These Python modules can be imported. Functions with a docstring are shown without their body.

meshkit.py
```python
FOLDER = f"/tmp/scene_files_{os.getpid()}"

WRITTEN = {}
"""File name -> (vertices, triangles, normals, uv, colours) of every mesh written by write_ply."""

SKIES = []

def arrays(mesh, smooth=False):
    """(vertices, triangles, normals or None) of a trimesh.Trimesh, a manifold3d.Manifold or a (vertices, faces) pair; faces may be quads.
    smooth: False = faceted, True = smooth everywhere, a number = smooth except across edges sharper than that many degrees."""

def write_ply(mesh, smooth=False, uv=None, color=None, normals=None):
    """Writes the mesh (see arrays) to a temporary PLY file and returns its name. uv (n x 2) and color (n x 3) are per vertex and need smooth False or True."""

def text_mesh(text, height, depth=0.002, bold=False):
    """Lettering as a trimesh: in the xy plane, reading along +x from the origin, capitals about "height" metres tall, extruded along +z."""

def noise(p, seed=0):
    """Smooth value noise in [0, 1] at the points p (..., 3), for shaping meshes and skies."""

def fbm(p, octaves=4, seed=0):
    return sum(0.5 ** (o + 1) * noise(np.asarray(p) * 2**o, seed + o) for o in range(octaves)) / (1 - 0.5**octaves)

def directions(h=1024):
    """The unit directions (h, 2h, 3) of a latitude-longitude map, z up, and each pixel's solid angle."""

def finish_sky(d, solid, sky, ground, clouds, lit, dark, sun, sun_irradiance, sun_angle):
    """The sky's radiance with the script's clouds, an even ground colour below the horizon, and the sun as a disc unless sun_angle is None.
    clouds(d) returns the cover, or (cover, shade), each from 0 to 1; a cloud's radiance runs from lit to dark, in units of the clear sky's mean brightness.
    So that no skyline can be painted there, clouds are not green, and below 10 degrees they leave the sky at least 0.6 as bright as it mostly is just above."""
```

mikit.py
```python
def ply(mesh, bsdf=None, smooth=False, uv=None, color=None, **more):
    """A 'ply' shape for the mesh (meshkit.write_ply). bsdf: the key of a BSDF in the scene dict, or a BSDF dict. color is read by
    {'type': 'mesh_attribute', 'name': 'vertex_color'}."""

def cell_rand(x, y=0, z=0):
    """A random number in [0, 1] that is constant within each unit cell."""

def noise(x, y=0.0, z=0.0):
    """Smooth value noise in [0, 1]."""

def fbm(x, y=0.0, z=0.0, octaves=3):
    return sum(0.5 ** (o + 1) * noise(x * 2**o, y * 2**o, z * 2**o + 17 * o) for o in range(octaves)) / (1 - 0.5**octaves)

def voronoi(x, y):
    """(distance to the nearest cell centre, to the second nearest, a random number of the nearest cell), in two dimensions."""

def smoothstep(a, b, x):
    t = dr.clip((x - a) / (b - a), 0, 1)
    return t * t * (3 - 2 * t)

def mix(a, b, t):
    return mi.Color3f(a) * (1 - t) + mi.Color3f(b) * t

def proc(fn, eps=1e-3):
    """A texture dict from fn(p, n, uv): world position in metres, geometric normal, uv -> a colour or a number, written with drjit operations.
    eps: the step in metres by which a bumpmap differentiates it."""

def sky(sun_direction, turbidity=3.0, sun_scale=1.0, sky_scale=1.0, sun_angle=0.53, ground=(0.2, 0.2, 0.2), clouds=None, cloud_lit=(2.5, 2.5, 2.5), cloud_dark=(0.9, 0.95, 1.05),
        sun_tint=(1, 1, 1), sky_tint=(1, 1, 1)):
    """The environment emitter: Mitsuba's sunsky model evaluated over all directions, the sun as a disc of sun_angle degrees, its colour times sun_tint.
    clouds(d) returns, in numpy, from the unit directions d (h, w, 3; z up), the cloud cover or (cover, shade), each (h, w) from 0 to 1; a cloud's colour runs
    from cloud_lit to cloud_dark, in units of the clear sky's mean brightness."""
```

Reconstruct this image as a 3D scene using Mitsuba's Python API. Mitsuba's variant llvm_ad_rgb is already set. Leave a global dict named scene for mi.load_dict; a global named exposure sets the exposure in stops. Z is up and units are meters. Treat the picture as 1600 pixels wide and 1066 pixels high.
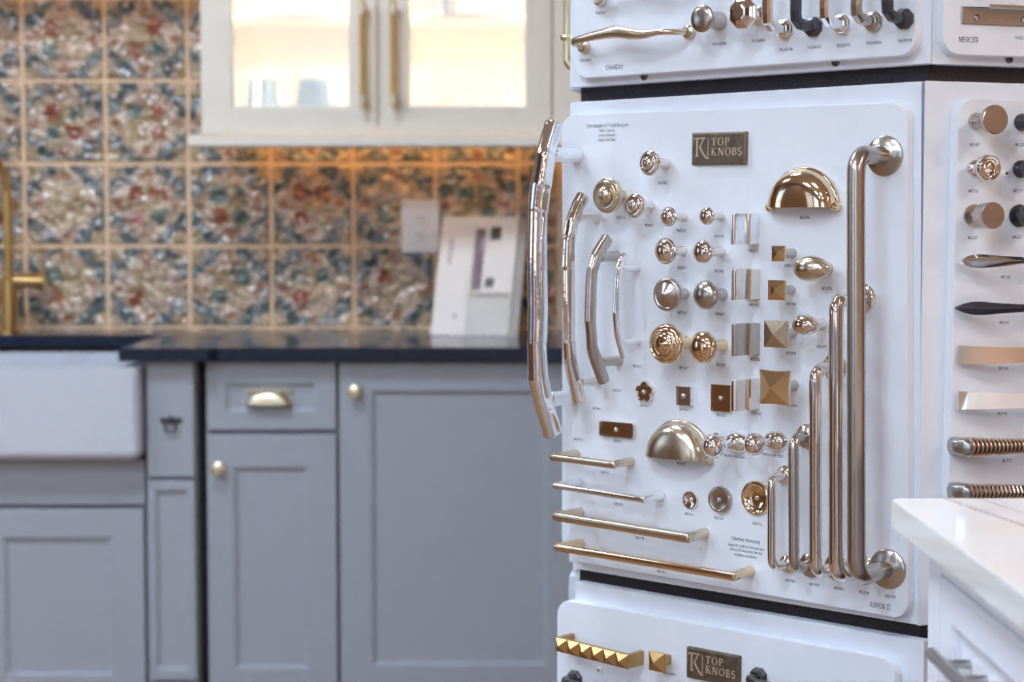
import math
import numpy as np
import trimesh
import manifold3d as m3
import shapely
from shapely.geometry import Polygon, LineString, Point, box as sbox
from shapely import affinity
import drjit as dr
import mitsuba as mi
import mikit, meshkit
from mikit import ply, proc, noise, fbm, cell_rand, smoothstep, mix

T = mi.ScalarTransform4f
scene, labels = {}, {}

# ------------------------------------------------------------------ camera, light, exposure
CAM_Z, PITCH = 1.175, 0.064
exposure = -0.04
scene['camera'] = {
    'type': 'thinlens', 'fov': math.degrees(2 * math.atan(800 / 2777.45)), 'fov_axis': 'x',
    'aperture_radius': 0.0061, 'focus_distance': 1.99,
    'to_world': T().look_at(origin=[0, 0, CAM_Z], target=[0, math.cos(PITCH), CAM_Z - math.sin(PITCH)], up=[0, 0, 1])}
scene['sky'] = mikit.sky([0.5, 0.6, 0.75], turbidity=4.0, sun_scale=0.0, sky_scale=12.0, ground=(0.25, 0.25, 0.25),
                         sky_tint=(1.05, 1.0, 0.95))
TROFFER = (24.0, 28.0, 33.5)
TROFFER_WARM = (35.0, 29.5, 26.5)
LED_WARM = (7.0, 3.9, 1.6)
LED_IN = (20.0, 17.6, 15.2)

# ------------------------------------------------------------------ helpers
def num(base):
    """base, base_001, base_002 ... whichever is free."""
    if base not in USED:
        USED.add(base)
        return base
    k = 1
    while f'{base}_{k:03d}' in USED:
        k += 1
    USED.add(f'{base}_{k:03d}')
    return f'{base}_{k:03d}'
USED = set()

def thing(name, label, cat, group=None):
    key = num(name)
    labels[key] = {'label': label, 'category': cat}
    if group:
        labels[key]['group'] = group
    return key

def struct(name, mesh=None, mat=None, label=None, tw=None, smooth=False, **more):
    key = num(name)
    labels[key] = {'kind': 'structure'}
    if label:
        labels[key]['label'] = label
    if mesh is not None:
        put(key, mesh, mat, tw, smooth, **more)
    return key

def put(key, mesh, mat, tw=None, smooth=30, **more):
    d = mesh if isinstance(mesh, dict) else ply(mesh, mat, smooth=smooth, **more)
    d = dict(d)
    if tw is not None:
        d['to_world'] = tw
    scene[key] = d
    return key

def part(parent, name, mesh, mat, tw=None, smooth=30, label=None, **more):
    key = num(parent + '__' + name)
    put(key, mesh, mat, tw, smooth, **more)
    if label:
        labels[key] = {'label': label}
    return key

cat = trimesh.util.concatenate

def tm(v, f):
    return trimesh.Trimesh(np.asarray(v, float), np.asarray(f, int), process=False)

def bx(x0, x1, y0, y1, z0, z1, c=0.0):
    """A box, its edges chamfered by c."""
    if c <= 0:
        m = trimesh.creation.box((x1 - x0, y1 - y0, z1 - z0))
        m.apply_translation(((x0 + x1) / 2, (y0 + y1) / 2, (z0 + z1) / 2))
        return m
    p = []
    for sx in (0, 1):
        for sy in (0, 1):
            for sz in (0, 1):
                q = np.array([(x0, x1)[sx], (y0, y1)[sy], (z0, z1)[sz]])
                s = np.array([1 - 2 * sx, 1 - 2 * sy, 1 - 2 * sz]) * c
                for k in range(3):
                    o = q + s
                    o[k] = q[k]
                    p.append(o)
    return trimesh.convex.convex_hull(np.array(p))

def rbox(x0, x1, y0, y1, z0, z1, r, seg=16):
    s = m3.Manifold.sphere(r, seg)
    pts = [s.translate((x, y, z)) for x in (x0 + r, x1 - r) for y in (y0 + r, y1 - r) for z in (z0 + r, z1 - r)]
    return m3.Manifold.batch_hull(pts)

def man2tm(m):
    q = m.to_mesh()
    return tm(q.vert_properties[:, :3], q.tri_verts)

def lathe(profile, n=40):
    """Revolves (r, z) about z; the profile runs from the back to the front."""
    pr = np.array(profile, float)
    a = np.arange(n) * 2 * np.pi / n
    v, idx = [], []
    for r, z in pr:
        if r < 1e-7:
            idx.append([len(v)] * n)
            v.append((0, 0, z))
        else:
            idx.append(list(range(len(v), len(v) + n)))
            v += [(r * math.cos(t), r * math.sin(t), z) for t in a]
    f = []
    for i in range(len(pr) - 1):
        A, B = idx[i], idx[i + 1]
        for j in range(n):
            k = (j + 1) % n
            if A[j] != A[k]:
                f.append((A[j], A[k], B[k]))
            if B[j] != B[k]:
                f.append((A[j], B[k], B[j]))
    return tm(v, f)

def smooth_curve(pts, n=8):
    """Catmull-Rom through rows of numbers (points, and any radii after them)."""
    p = np.array(pts, float)
    p = np.vstack([2 * p[0] - p[1], p, 2 * p[-1] - p[-2]])
    out = []
    for i in range(1, len(p) - 2):
        for t in np.linspace(0, 1, n, endpoint=False):
            a, b, c, d = p[i - 1:i + 3]
            out.append(0.5 * (2 * b + (c - a) * t + (2 * a - 5 * b + 4 * c - d) * t * t + (3 * b - a - 3 * c + d) * t ** 3))
    return np.array(out + [p[-2]])

def tube(pts, rad, n=18, flat=1.0, power=2.0, up=None, cap=0.6):
    """A swept tube. rad: one radius or one per point; flat: second half-axis over the first; power > 2 squares the section."""
    p = np.array(pts, float)
    rad = np.broadcast_to(np.asarray(rad, float), (len(p),))
    t = np.gradient(p, axis=0)
    t /= np.linalg.norm(t, axis=1)[:, None]
    u = np.cross(t[0], up if up is not None else ([0, 0, 1] if abs(t[0][2]) < 0.9 else [1, 0, 0]))
    u /= np.linalg.norm(u)
    a = np.arange(n) * 2 * np.pi / n
    ca = np.sign(np.cos(a)) * np.abs(np.cos(a)) ** (2 / power)
    sa = np.sign(np.sin(a)) * np.abs(np.sin(a)) ** (2 / power)
    rows = []
    for i in range(len(p)):
        u = u - t[i] * (u @ t[i])
        u /= np.linalg.norm(u)
        w = np.cross(t[i], u)
        rows.append(p[i] + rad[i] * (ca[:, None] * u + flat * sa[:, None] * w))
    v = np.vstack(rows)
    f = []
    for i in range(len(p) - 1):
        for j in range(n):
            k = (j + 1) % n
            q = i * n
            f += [(q + j, q + k, q + n + k), (q + j, q + n + k, q + n + j)]
    e = [p[0] - t[0] * rad[0] * cap, p[-1] + t[-1] * rad[-1] * cap]
    rings = []
    for end, (c, tt, r) in enumerate(((p[0], -t[0], rad[0]), (p[-1], t[-1], rad[-1]))):
        ring = rows[0] if end == 0 else rows[-1]
        base = 0 if end == 0 else (len(p) - 1) * n
        mid = c + (ring - c) * 0.72 + tt * r * cap * 0.75
        b = len(v)
        v = np.vstack([v, mid, [e[end]]])
        for j in range(n):
            k = (j + 1) % n
            tri = [(base + j, b + j, b + k), (base + j, b + k, base + k), (b + j, b + n, b + k)]
            f += tri if end == 0 else [x[::-1] for x in tri]
    m = tm(v, f)
    if m.volume < 0:
        m.invert()
    return m

def bend(pts, r, n=8):
    """Rounds the corners of a polyline with fillets of radius r."""
    p = np.array(pts, float)
    out = [p[0]]
    for i in range(1, len(p) - 1):
        a, b = p[i - 1] - p[i], p[i + 1] - p[i]
        la, lb = np.linalg.norm(a), np.linalg.norm(b)
        a, b = a / la, b / lb
        ang = math.acos(np.clip(a @ b, -1, 1))
        d = min(r / math.tan(ang / 2), 0.48 * la, 0.48 * lb) if ang < 3.1 else 0
        if d == 0:
            out.append(p[i])
            continue
        rr = d * math.tan(ang / 2)
        c = p[i] + (a + b) / np.linalg.norm(a + b) * rr / math.sin(ang / 2)
        s, e = p[i] + a * d - c, p[i] + b * d - c
        w = math.acos(np.clip(s @ e / rr / rr, -1, 1))
        for t in np.linspace(0, 1, n):
            out.append(c + (math.sin((1 - t) * w) * s + math.sin(t * w) * e) / math.sin(w))
    return np.array(out + [p[-1]])

def plate(poly, z0, z1, c=0.0, seg=0):
    """Extrudes a shapely polygon from z0 to z1; the front (z1) edge is eased by c."""
    if c <= 0:
        m = trimesh.creation.extrude_polygon(poly, z1 - z0, engine='earcut')
        m.apply_translation((0, 0, z0))
        return m
    ring = np.array(shapely.geometry.polygon.orient(poly).exterior.coords)[:-1]
    n = len(ring)
    e1, e2 = np.roll(ring, -1, 0) - ring, ring - np.roll(ring, 1, 0)
    nn = lambda e: np.stack([e[:, 1], -e[:, 0]], 1) / np.maximum(np.linalg.norm(e, axis=1), 1e-12)[:, None]
    m = nn(e1) + nn(e2)
    m /= np.maximum((m * nn(e1)).sum(1), 0.3)[:, None]
    levels = [(0, z0), (0, z1 - c), (0.3 * c, z1 - 0.3 * c), (c, z1)]
    v = np.vstack([np.c_[ring - m * o, np.full(n, z)] for o, z in levels])
    f = []
    for i in range(len(levels) - 1):
        for j in range(n):
            k = (j + 1) % n
            f += [(i * n + j, i * n + k, i * n + n + k), (i * n + j, i * n + n + k, i * n + n + j)]
    vt, ft = trimesh.creation.triangulate_polygon(Polygon(ring), engine='earcut')
    ft = np.array(ft)
    vt = np.asarray(vt)
    near = np.array([np.argmin(((ring - q) ** 2).sum(1)) for q in vt])
    tri = near[ft]
    a2 = (ring[tri[:, 1], 0] - ring[tri[:, 0], 0]) * (ring[tri[:, 2], 1] - ring[tri[:, 0], 1]) - (ring[tri[:, 1], 1] - ring[tri[:, 0], 1]) * (ring[tri[:, 2], 0] - ring[tri[:, 0], 0])
    tri = np.where((a2 > 0)[:, None], tri, tri[:, ::-1])
    f = np.vstack([f, tri + (len(levels) - 1) * n, tri[:, ::-1]])
    return tm(v, f)

def rrect(x0, x1, y0, y1, r, q=6):
    return sbox(x0 + r, y0 + r, x1 - r, y1 - r).buffer(r, quad_segs=q)

def ngon(r, n, rot=0.0):
    a = np.arange(n) * 2 * np.pi / n + rot
    return Polygon(np.c_[r * np.cos(a), r * np.sin(a)])

# ------------------------------------------------------------------ materials
def mat(key, d):
    scene[key] = d
    return key

def prin(color, rough=0.5, metallic=0.0, spec=0.5, **more):
    c = color if isinstance(color, dict) else {'type': 'rgb', 'value': list(color)}
    return {'type': 'principled', 'base_color': c, 'roughness': rough, 'metallic': metallic, 'specular': spec, **more}

two = lambda d: {'type': 'twosided', 'bsdf': d}

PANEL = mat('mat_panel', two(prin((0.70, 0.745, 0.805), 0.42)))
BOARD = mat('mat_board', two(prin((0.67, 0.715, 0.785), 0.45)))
def core_tex(p, n, uv):
    g = noise(p.x * 900, p.y * 900, p.z * 900)
    return mix((0.006, 0.005, 0.008), (0.04, 0.034, 0.036), smoothstep(0.55, 0.95, g))
CORE = mat('mat_core', two(prin(proc(core_tex), 0.45)))
INK = mat('mat_ink', two(prin((0.012, 0.03, 0.05), 0.6)))
def brushed(c, rough, k=700.0):
    def fn(p, n, uv):
        return rough * (0.8 + 0.4 * noise(p.x * k, p.y * k, p.z * 90))
    return two(prin(c, proc(fn), 1.0))
P_NICKEL = mat('mat_polished_nickel', two(prin((0.79, 0.745, 0.70), 0.05, 1.0)))
B_NICKEL = mat('mat_brushed_nickel', brushed((0.50, 0.455, 0.415), 0.23))
CHROME = mat('mat_chrome', two(prin((0.88, 0.90, 0.94), 0.05, 1.0)))
S_BRONZE = mat('mat_satin_bronze', brushed((0.66, 0.57, 0.44), 0.23))
P_BRONZE = mat('mat_polished_bronze', two(prin((0.78, 0.62, 0.42), 0.08, 1.0)))
HONEY = mat('mat_honey_bronze', brushed((0.50, 0.31, 0.13), 0.36))
BRASS = mat('mat_brass', two(prin((0.80, 0.55, 0.22), 0.16, 1.0)))
PALE_BRASS = mat('mat_pale_brass', two(prin((0.92, 0.83, 0.62), 0.3, 1.0)))
GREEN_BRASS = mat('mat_polished_brass', two(prin((0.82, 0.70, 0.42), 0.07, 1.0)))
BLACK = mat('mat_black_bronze', two(prin((0.018, 0.018, 0.026), 0.32, 0.0, 0.7)))
DARKMET = mat('mat_dark_metal', two(prin((0.10, 0.095, 0.095), 0.38, 1.0)))
def pewter_tex(p, n, uv):
    return mix((0.10, 0.078, 0.055), (0.22, 0.175, 0.125), fbm(p.x * 120, p.y * 120, p.z * 120))
PEWTER = mat('mat_pewter', two(prin(proc(pewter_tex), 0.42, 0.75)))
PEWTER_HI = mat('mat_pewter_raised', two(prin((0.56, 0.45, 0.34), 0.45, 0.5)))
STEEL = mat('mat_steel', brushed((0.46, 0.455, 0.45), 0.26))
COPPER = mat('mat_rose', brushed((0.74, 0.59, 0.48), 0.2))
SCREW_W = mat('mat_white_screw', two(prin((0.78, 0.79, 0.82), 0.3)))

PAINT_GREY = mat('mat_grey_paint', two(prin((0.325, 0.347, 0.385), 0.42)))
SLOT = mat('mat_slot_shade', two(prin((0.02, 0.02, 0.022), 0.6)))  # black put in for the shade inside the outlet and screw slots
PAINT_CREAM = mat('mat_cream_paint', two(prin((0.88, 0.83, 0.71), 0.4)))
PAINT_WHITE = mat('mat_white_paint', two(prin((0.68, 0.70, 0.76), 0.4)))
INTERIOR = mat('mat_cabinet_inside', two(prin((0.86, 0.84, 0.80), 0.5)))
def stone_tex(p, n, uv):
    g = noise(p.x * 260, p.y * 260, p.z * 260)
    return mix((0.007, 0.015, 0.034), (0.035, 0.055, 0.085), smoothstep(0.72, 0.95, g))
DARKSTONE = mat('mat_dark_stone', two(prin(proc(stone_tex), 0.10)))
def quartz_tex(p, n, uv):
    # thin brown-grey veins that run lengthwise through a warm white slab
    q = p.x + 0.20 * p.y + 0.006 * (fbm(p.x * 16, p.y * 11, 2.0) - 0.5) + 0.0022 * (noise(p.x * 90, p.y * 70) - 0.5)
    on = smoothstep(0.22, 0.60, noise(p.x * 55, p.y * 34, 5.0))
    vein = lambda at, w: 1 - smoothstep(0.35 * w, w, dr.abs(q - at))
    v = dr.maximum(dr.maximum(vein(0.7555, 0.0021), 0.8 * vein(0.7890, 0.0016)), dr.maximum(0.6 * vein(0.7610, 0.0012), vein(1.150, 0.0016)))
    v = dr.maximum(v, 0.55 * vein(0.8010, 0.0014)) * (0.2 + 0.8 * on)
    soft = (1 - smoothstep(0.010, 0.028, dr.abs(q - 0.776))) * 0.30 * noise(p.x * 40, p.y * 24, 8.0)
    return mix(mix((0.63, 0.615, 0.59), (0.48, 0.37, 0.29), soft), (0.17, 0.09, 0.055), v * 0.9)
QUARTZ = mat('mat_quartz', two(prin(proc(quartz_tex), 0.09)))
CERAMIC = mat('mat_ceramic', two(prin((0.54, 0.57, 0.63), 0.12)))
PLASTIC_W = mat('mat_white_plastic', two(prin((0.93, 0.89, 0.87), 0.3)))
WALLPAINT = mat('mat_wall_paint', two(prin((0.66, 0.55, 0.44), 0.8)))
ROOMPAINT = mat('mat_room_paint', two(prin((0.46, 0.34, 0.22), 0.8)))
TANPAINT = mat('mat_tan_paint', two(prin((0.30, 0.195, 0.13), 0.8)))
WOODWALL = mat('mat_wood_wall', two(prin((0.11, 0.052, 0.026), 0.4)))
CEILPAINT = mat('mat_ceiling', two(prin((0.72, 0.66, 0.56), 0.9)))
def wood_tex(p, n, uv):
    row = dr.floor(p.x / 0.14)
    off = cell_rand(row, 7) * 1.3
    col = dr.floor((p.y + off) / 1.3)
    tone = cell_rand(row, col, 3)
    g = fbm(p.x * 60, p.y * 3 + tone * 30, 0.0)
    return mix((0.13, 0.065, 0.028), (0.28, 0.155, 0.07), 0.55 * g + 0.45 * tone)
WOOD = mat('mat_wood_floor', two(prin(proc(wood_tex), 0.35)))
GROUT = mat('mat_grout', two(prin((0.82, 0.58, 0.38), 0.9)))
GLASS = mat('mat_pane', {'type': 'thindielectric'})
TUMBLER = mat('mat_tumbler', {'type': 'thindielectric', 'specular_transmittance': {'type': 'rgb', 'value': [0.84, 0.89, 0.94]}})
TILE, TZ0, TX0 = 0.2065, 0.9215, -1.2252      # pitch, a grout row, a grout column

def tile_tex(p, n, uv):
    u, v = (p.x - TX0) / TILE, (p.z - TZ0) / TILE
    i, j = dr.floor(u), dr.floor(v)
    w1, w2 = noise(p.x * 60, p.z * 60, 1.0) - 0.5, noise(p.x * 60, p.z * 60, 9.0) - 0.5
    s, t = 2 * (u - i) - 1 + 0.20 * w1, 2 * (v - j) - 1 + 0.20 * w2
    a, b = dr.abs(s), dr.abs(t)
    c = a + b
    d1, d2, r = mikit.voronoi(p.x * 62 + 1.6 * w1, p.z * 62 + 1.6 * w2)
    e1, e2, r2 = mikit.voronoi(p.x * 105 + 7, p.z * 105)
    m = 0.55 * r + 0.45 * fbm(p.x * 70, p.z * 70, 3.0)
    m2 = 0.5 * r2 + 0.5 * noise(p.x * 40, p.z * 40, 21.0)
    tone = cell_rand(i, j, 11)
    peach = mix((0.40, 0.275, 0.185), (0.66, 0.52, 0.39), smoothstep(0.1, 0.9, m))
    tan = mix((0.26, 0.165, 0.075), (0.56, 0.43, 0.27), m2)
    slate = mix((0.020, 0.040, 0.046), (0.16, 0.195, 0.20), smoothstep(0.15, 0.95, m))
    green = mix((0.022, 0.062, 0.058), (0.14, 0.20, 0.17), m2)
    red = mix((0.19, 0.030, 0.018), (0.38, 0.12, 0.065), m)
    col = mix(peach, mix((0.28, 0.21, 0.16), (0.46, 0.38, 0.31), m2), smoothstep(0.76, 0.88, r))
    corner = smoothstep(0.99, 1.07, c + 0.18 * (m2 - 0.5))
    edge = mix(slate, mix((0.24, 0.18, 0.13), (0.50, 0.40, 0.31), m2), smoothstep(0.62, 0.74, r2))
    band = corner * (1 - smoothstep(1.20, 1.34, c + 0.2 * (m2 - 0.5)))
    cornercol = mix(edge, tan, smoothstep(0.60, 0.72, dr.minimum(a, b)))
    col = mix(mix(col, cornercol, corner), slate, band * 0.62)
    inner = (1 - smoothstep(0.42, 0.50, dr.maximum(a, b)))
    q = cell_rand(i * 2 + dr.select(s > 0, 1.0, 0.0), j * 2 + dr.select(t > 0, 1.0, 0.0), 5)
    quad = dr.select(q < 0.26, red, dr.select(q < 0.58, green, dr.select(q < 0.8, tan, peach)))
    cross = smoothstep(0.06, 0.13, dr.minimum(a, b))
    col = mix(col, mix(tan, quad, cross * (0.45 + 0.55 * smoothstep(0.2, 0.5, m2))), inner)
    dots = dr.minimum(dr.square(a - 0.72) + dr.square(b), dr.square(b - 0.72) + dr.square(a))
    col = mix(col, mix((0.20, 0.075, 0.03), (0.40, 0.20, 0.11), m), (1 - smoothstep(0.010, 0.024, dots)) * 0.9)
    return col * (0.92 + 0.25 * tone)
def tile_bump(p, n, uv):
    return fbm(p.x * 28, p.z * 28, 2.0) + 0.35 * noise(p.x * 75, p.z * 75, 8.0)
TILEMAT = mat('mat_tile', two({'type': 'bumpmap', 'tex': proc(tile_bump), 'scale': 0.017, 'bsdf': prin(proc(tile_tex), 0.09, 0.0, 0.8)}))

def emitter(rgb):
    return {'type': 'area', 'radiance': {'type': 'rgb', 'value': list(rgb)}}
LAMPFACE = mat('mat_lamp_face', {'type': 'diffuse', 'reflectance': {'type': 'rgb', 'value': [0.8, 0.8, 0.8]}})

# ------------------------------------------------------------------ the room
X0, X1, Y0, Y1, ZC = -3.6, 3.4, -4.6, 4.4866, 2.9
struct('floor', bx(X0, X1, Y0, Y1 + 0.1, -0.1, 0), WOOD)
struct('ceiling', bx(X0, X1, Y0, Y1 + 0.1, ZC, ZC + 0.1), CEILPAINT)
wb = struct('wall_back', bx(X0, X1, Y1, Y1 + 0.12, 0, ZC), WALLPAINT)
struct('wall_right', bx(X1, X1 + 0.1, Y0, Y1, 0, ZC), TANPAINT)

def wall_with_hole(axis, at, lo, hi, h0, h1, z0, z1, th=0.1):
    out = []
    for a0, a1, b0, b1 in ((lo, h0, 0, ZC), (h1, hi, 0, ZC), (h0, h1, 0, z0), (h0, h1, z1, ZC)):
        out.append(bx(at, at + th, a0, a1, b0, b1) if axis == 'x' else bx(a0, a1, at, at + th, b0, b1))
    return cat(out)
lw = wall_with_hole('x', X0 - 0.1, Y0, 1.0, -3.6, -1.3, 0.7, 2.4)
struct('wall_left', cat([lw, wall_with_hole('x', X0 - 0.1, 1.0, Y1, 1.55, 2.35, 0.75, 2.2)]), WOODWALL)
w3 = struct('window_3')
part(w3, 'frame', cat([bx(X0 - 0.08, X0 - 0.02, y - 0.03, y + 0.03, 0.75, 2.2) for y in (1.58, 2.32)] + [bx(X0 - 0.08, X0 - 0.02, 1.55, 2.35, z - 0.03, z + 0.03) for z in (0.78, 1.5, 2.17)]), PAINT_WHITE)
struct('wall_front', wall_with_hole('y', Y0 - 0.1, X0, X1, -2.6, -0.5, 0.5, 2.4), ROOMPAINT)
w1 = struct('window_1')
part(w1, 'frame', cat([bx(X0 - 0.08, X0 - 0.02, y - 0.03, y + 0.03, 0.7, 2.4) for y in (-3.57, -2.45, -1.33)] +
                      [bx(X0 - 0.08, X0 - 0.02, -3.6, -1.3, z - 0.03, z + 0.03) for z in (0.73, 1.6, 2.37)]), PAINT_WHITE)
w2 = struct('window_2')
part(w2, 'frame', cat([bx(x - 0.03, x + 0.03, Y0 - 0.08, Y0 - 0.02, 0.5, 2.4) for x in (-2.57, -1.55, -0.53)] +
                      [bx(-2.6, -0.5, Y0 - 0.08, Y0 - 0.02, z - 0.03, z + 0.03) for z in (0.53, 1.9, 2.37)]), DARKMET)
for y0, y1 in ((-0.85, 0.05),):
    dk = struct('door_1')  # added, unseen: a white reflector that puts pale stripes into the chrome
    part(dk, 'leaf', bx(X0, X0 + 0.03, y0, y1, 0.02, 2.1), PAINT_WHITE, smooth=False)
    part(dk, 'casing', cat([bx(X0, X0 + 0.045, y0 - 0.09, y0 - 0.004, 0, 2.2), bx(X0, X0 + 0.045, y1 + 0.004, y1 + 0.09, 0, 2.2), bx(X0, X0 + 0.045, y0 - 0.004, y1 + 0.004, 2.104, 2.2)]), PAINT_WHITE, smooth=False)
    part(dk, 'handle', tube([(X0 + 0.03, y0 + 0.08, 1.0), (X0 + 0.075, y0 + 0.08, 1.0), (X0 + 0.08, y0 + 0.2, 1.0)], 0.009, 12), DARKMET)
# ceiling lamps: lay-in troffers
for gx, gy in [(x, y) for x in (-2.4, -0.8, 2.5) for y in (-3.2, -1.5, 0.3)] + [(-2.4, 2.5), (-0.8, 2.5)]:
    t = thing('ceiling_light', 'square recessed ceiling light above the showroom', 'light', 'recessed ceiling lights')
    part(t, 'frame', cat([bx(gx - 0.32, gx + 0.32, gy + s * 0.31 - 0.01, gy + s * 0.31 + 0.01, ZC - 0.012, ZC) for s in (-1, 1)] +
                         [bx(gx + s * 0.31 - 0.01, gx + s * 0.31 + 0.01, gy - 0.3, gy + 0.3, ZC - 0.012, ZC) for s in (-1, 1)]), PAINT_WHITE)
    lamp = trimesh.Trimesh([[gx - 0.3, gy - 0.3, ZC - 0.006], [gx + 0.3, gy - 0.3, ZC - 0.006], [gx + 0.3, gy + 0.3, ZC - 0.006], [gx - 0.3, gy + 0.3, ZC - 0.006]],
                           [[0, 2, 1], [0, 3, 2]], process=False)
    part(t, 'diffuser', lamp, LAMPFACE, smooth=False, emitter=emitter(TROFFER if gx < 1 else TROFFER_WARM))

# ------------------------------------------------------------------ tiled back wall
TEND, GW = 0.112, 0.0062      # where the tiles end, half a grout joint
struct('trim_1', bx(-1.72, TEND, Y1 - 0.0042, Y1 + 0.001, 0.90, 1.86), GROUT, 'sand-coloured grout bed behind the patterned wall tiles')
tile_meshes = {}
for i in range(-2, 7):
    for j in range(0, 5):
        x0, z0 = TX0 + i * TILE + GW, TZ0 + j * TILE + GW
        x1, z1 = x0 + TILE - 2 * GW, z0 + TILE - 2 * GW
        x1 = min(x1, TEND)
        if x1 - x0 < 0.02:
            continue
        key = round(x1 - x0, 4)
        if key not in tile_meshes:
            tile_meshes[key] = ply(bx(0, x1 - x0, -0.0060, 0, 0, z1 - z0, 0.0020), TILEMAT)
        part(wb, 'tile', tile_meshes[key], None, T().translate([x0, Y1 - 0.0035, z0]))
for j in (-1,):      # the cut row that meets the worktop
    for i in range(-2, 7):
        x0 = TX0 + i * TILE + GW
        x1 = min(x0 + TILE - 2 * GW, TEND)
        if x1 - x0 > 0.02:
            part(wb, 'tile', bx(x0, x1, Y1 - 0.0095, Y1 - 0.0035, 0.9146, TZ0 - 0.0030, 0.0008), TILEMAT)
outlet = thing('wall_outlet', 'white double power outlet plate on the patterned tile wall', 'outlet')
OX, OZ = -0.2304, 1.177
part(outlet, 'plate', plate(rrect(-0.048, 0.048, -0.0665, 0.0665, 0.006), 0, 0.006, 0.002), PLASTIC_W,
     T().translate([OX, Y1 - 0.0096, OZ]).rotate([1, 0, 0], 90))
for s in (-1, 1):
    r = part(outlet, 'receptacle', plate(rrect(-0.017, 0.017, -0.0145, 0.0145, 0.01), 0, 0.0025, 0.0008), PLASTIC_W,
             T().translate([OX, Y1 - 0.0156, OZ + s * 0.021]).rotate([1, 0, 0], 90))
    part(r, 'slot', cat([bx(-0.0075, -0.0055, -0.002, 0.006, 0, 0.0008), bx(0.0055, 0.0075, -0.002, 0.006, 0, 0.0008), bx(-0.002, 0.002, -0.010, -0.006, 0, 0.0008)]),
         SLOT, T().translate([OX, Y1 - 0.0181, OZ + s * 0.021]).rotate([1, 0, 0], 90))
# a lit shelf over the sink, just above the frame: its strip warms the top of the tiles
sh = thing('wall_shelf', 'wooden shelf with a warm light strip above the tiled sink wall', 'shelf')
part(sh, 'board', bx(-1.70, -0.75, 4.24, Y1 - 0.013, 1.83, 1.86, 0.003), WOOD)
part(sh, 'light_strip', bx(-1.66, -0.78, 4.43, 4.445, 1.822, 1.83), LAMPFACE, smooth=False, emitter=emitter(LED_WARM))

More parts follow.
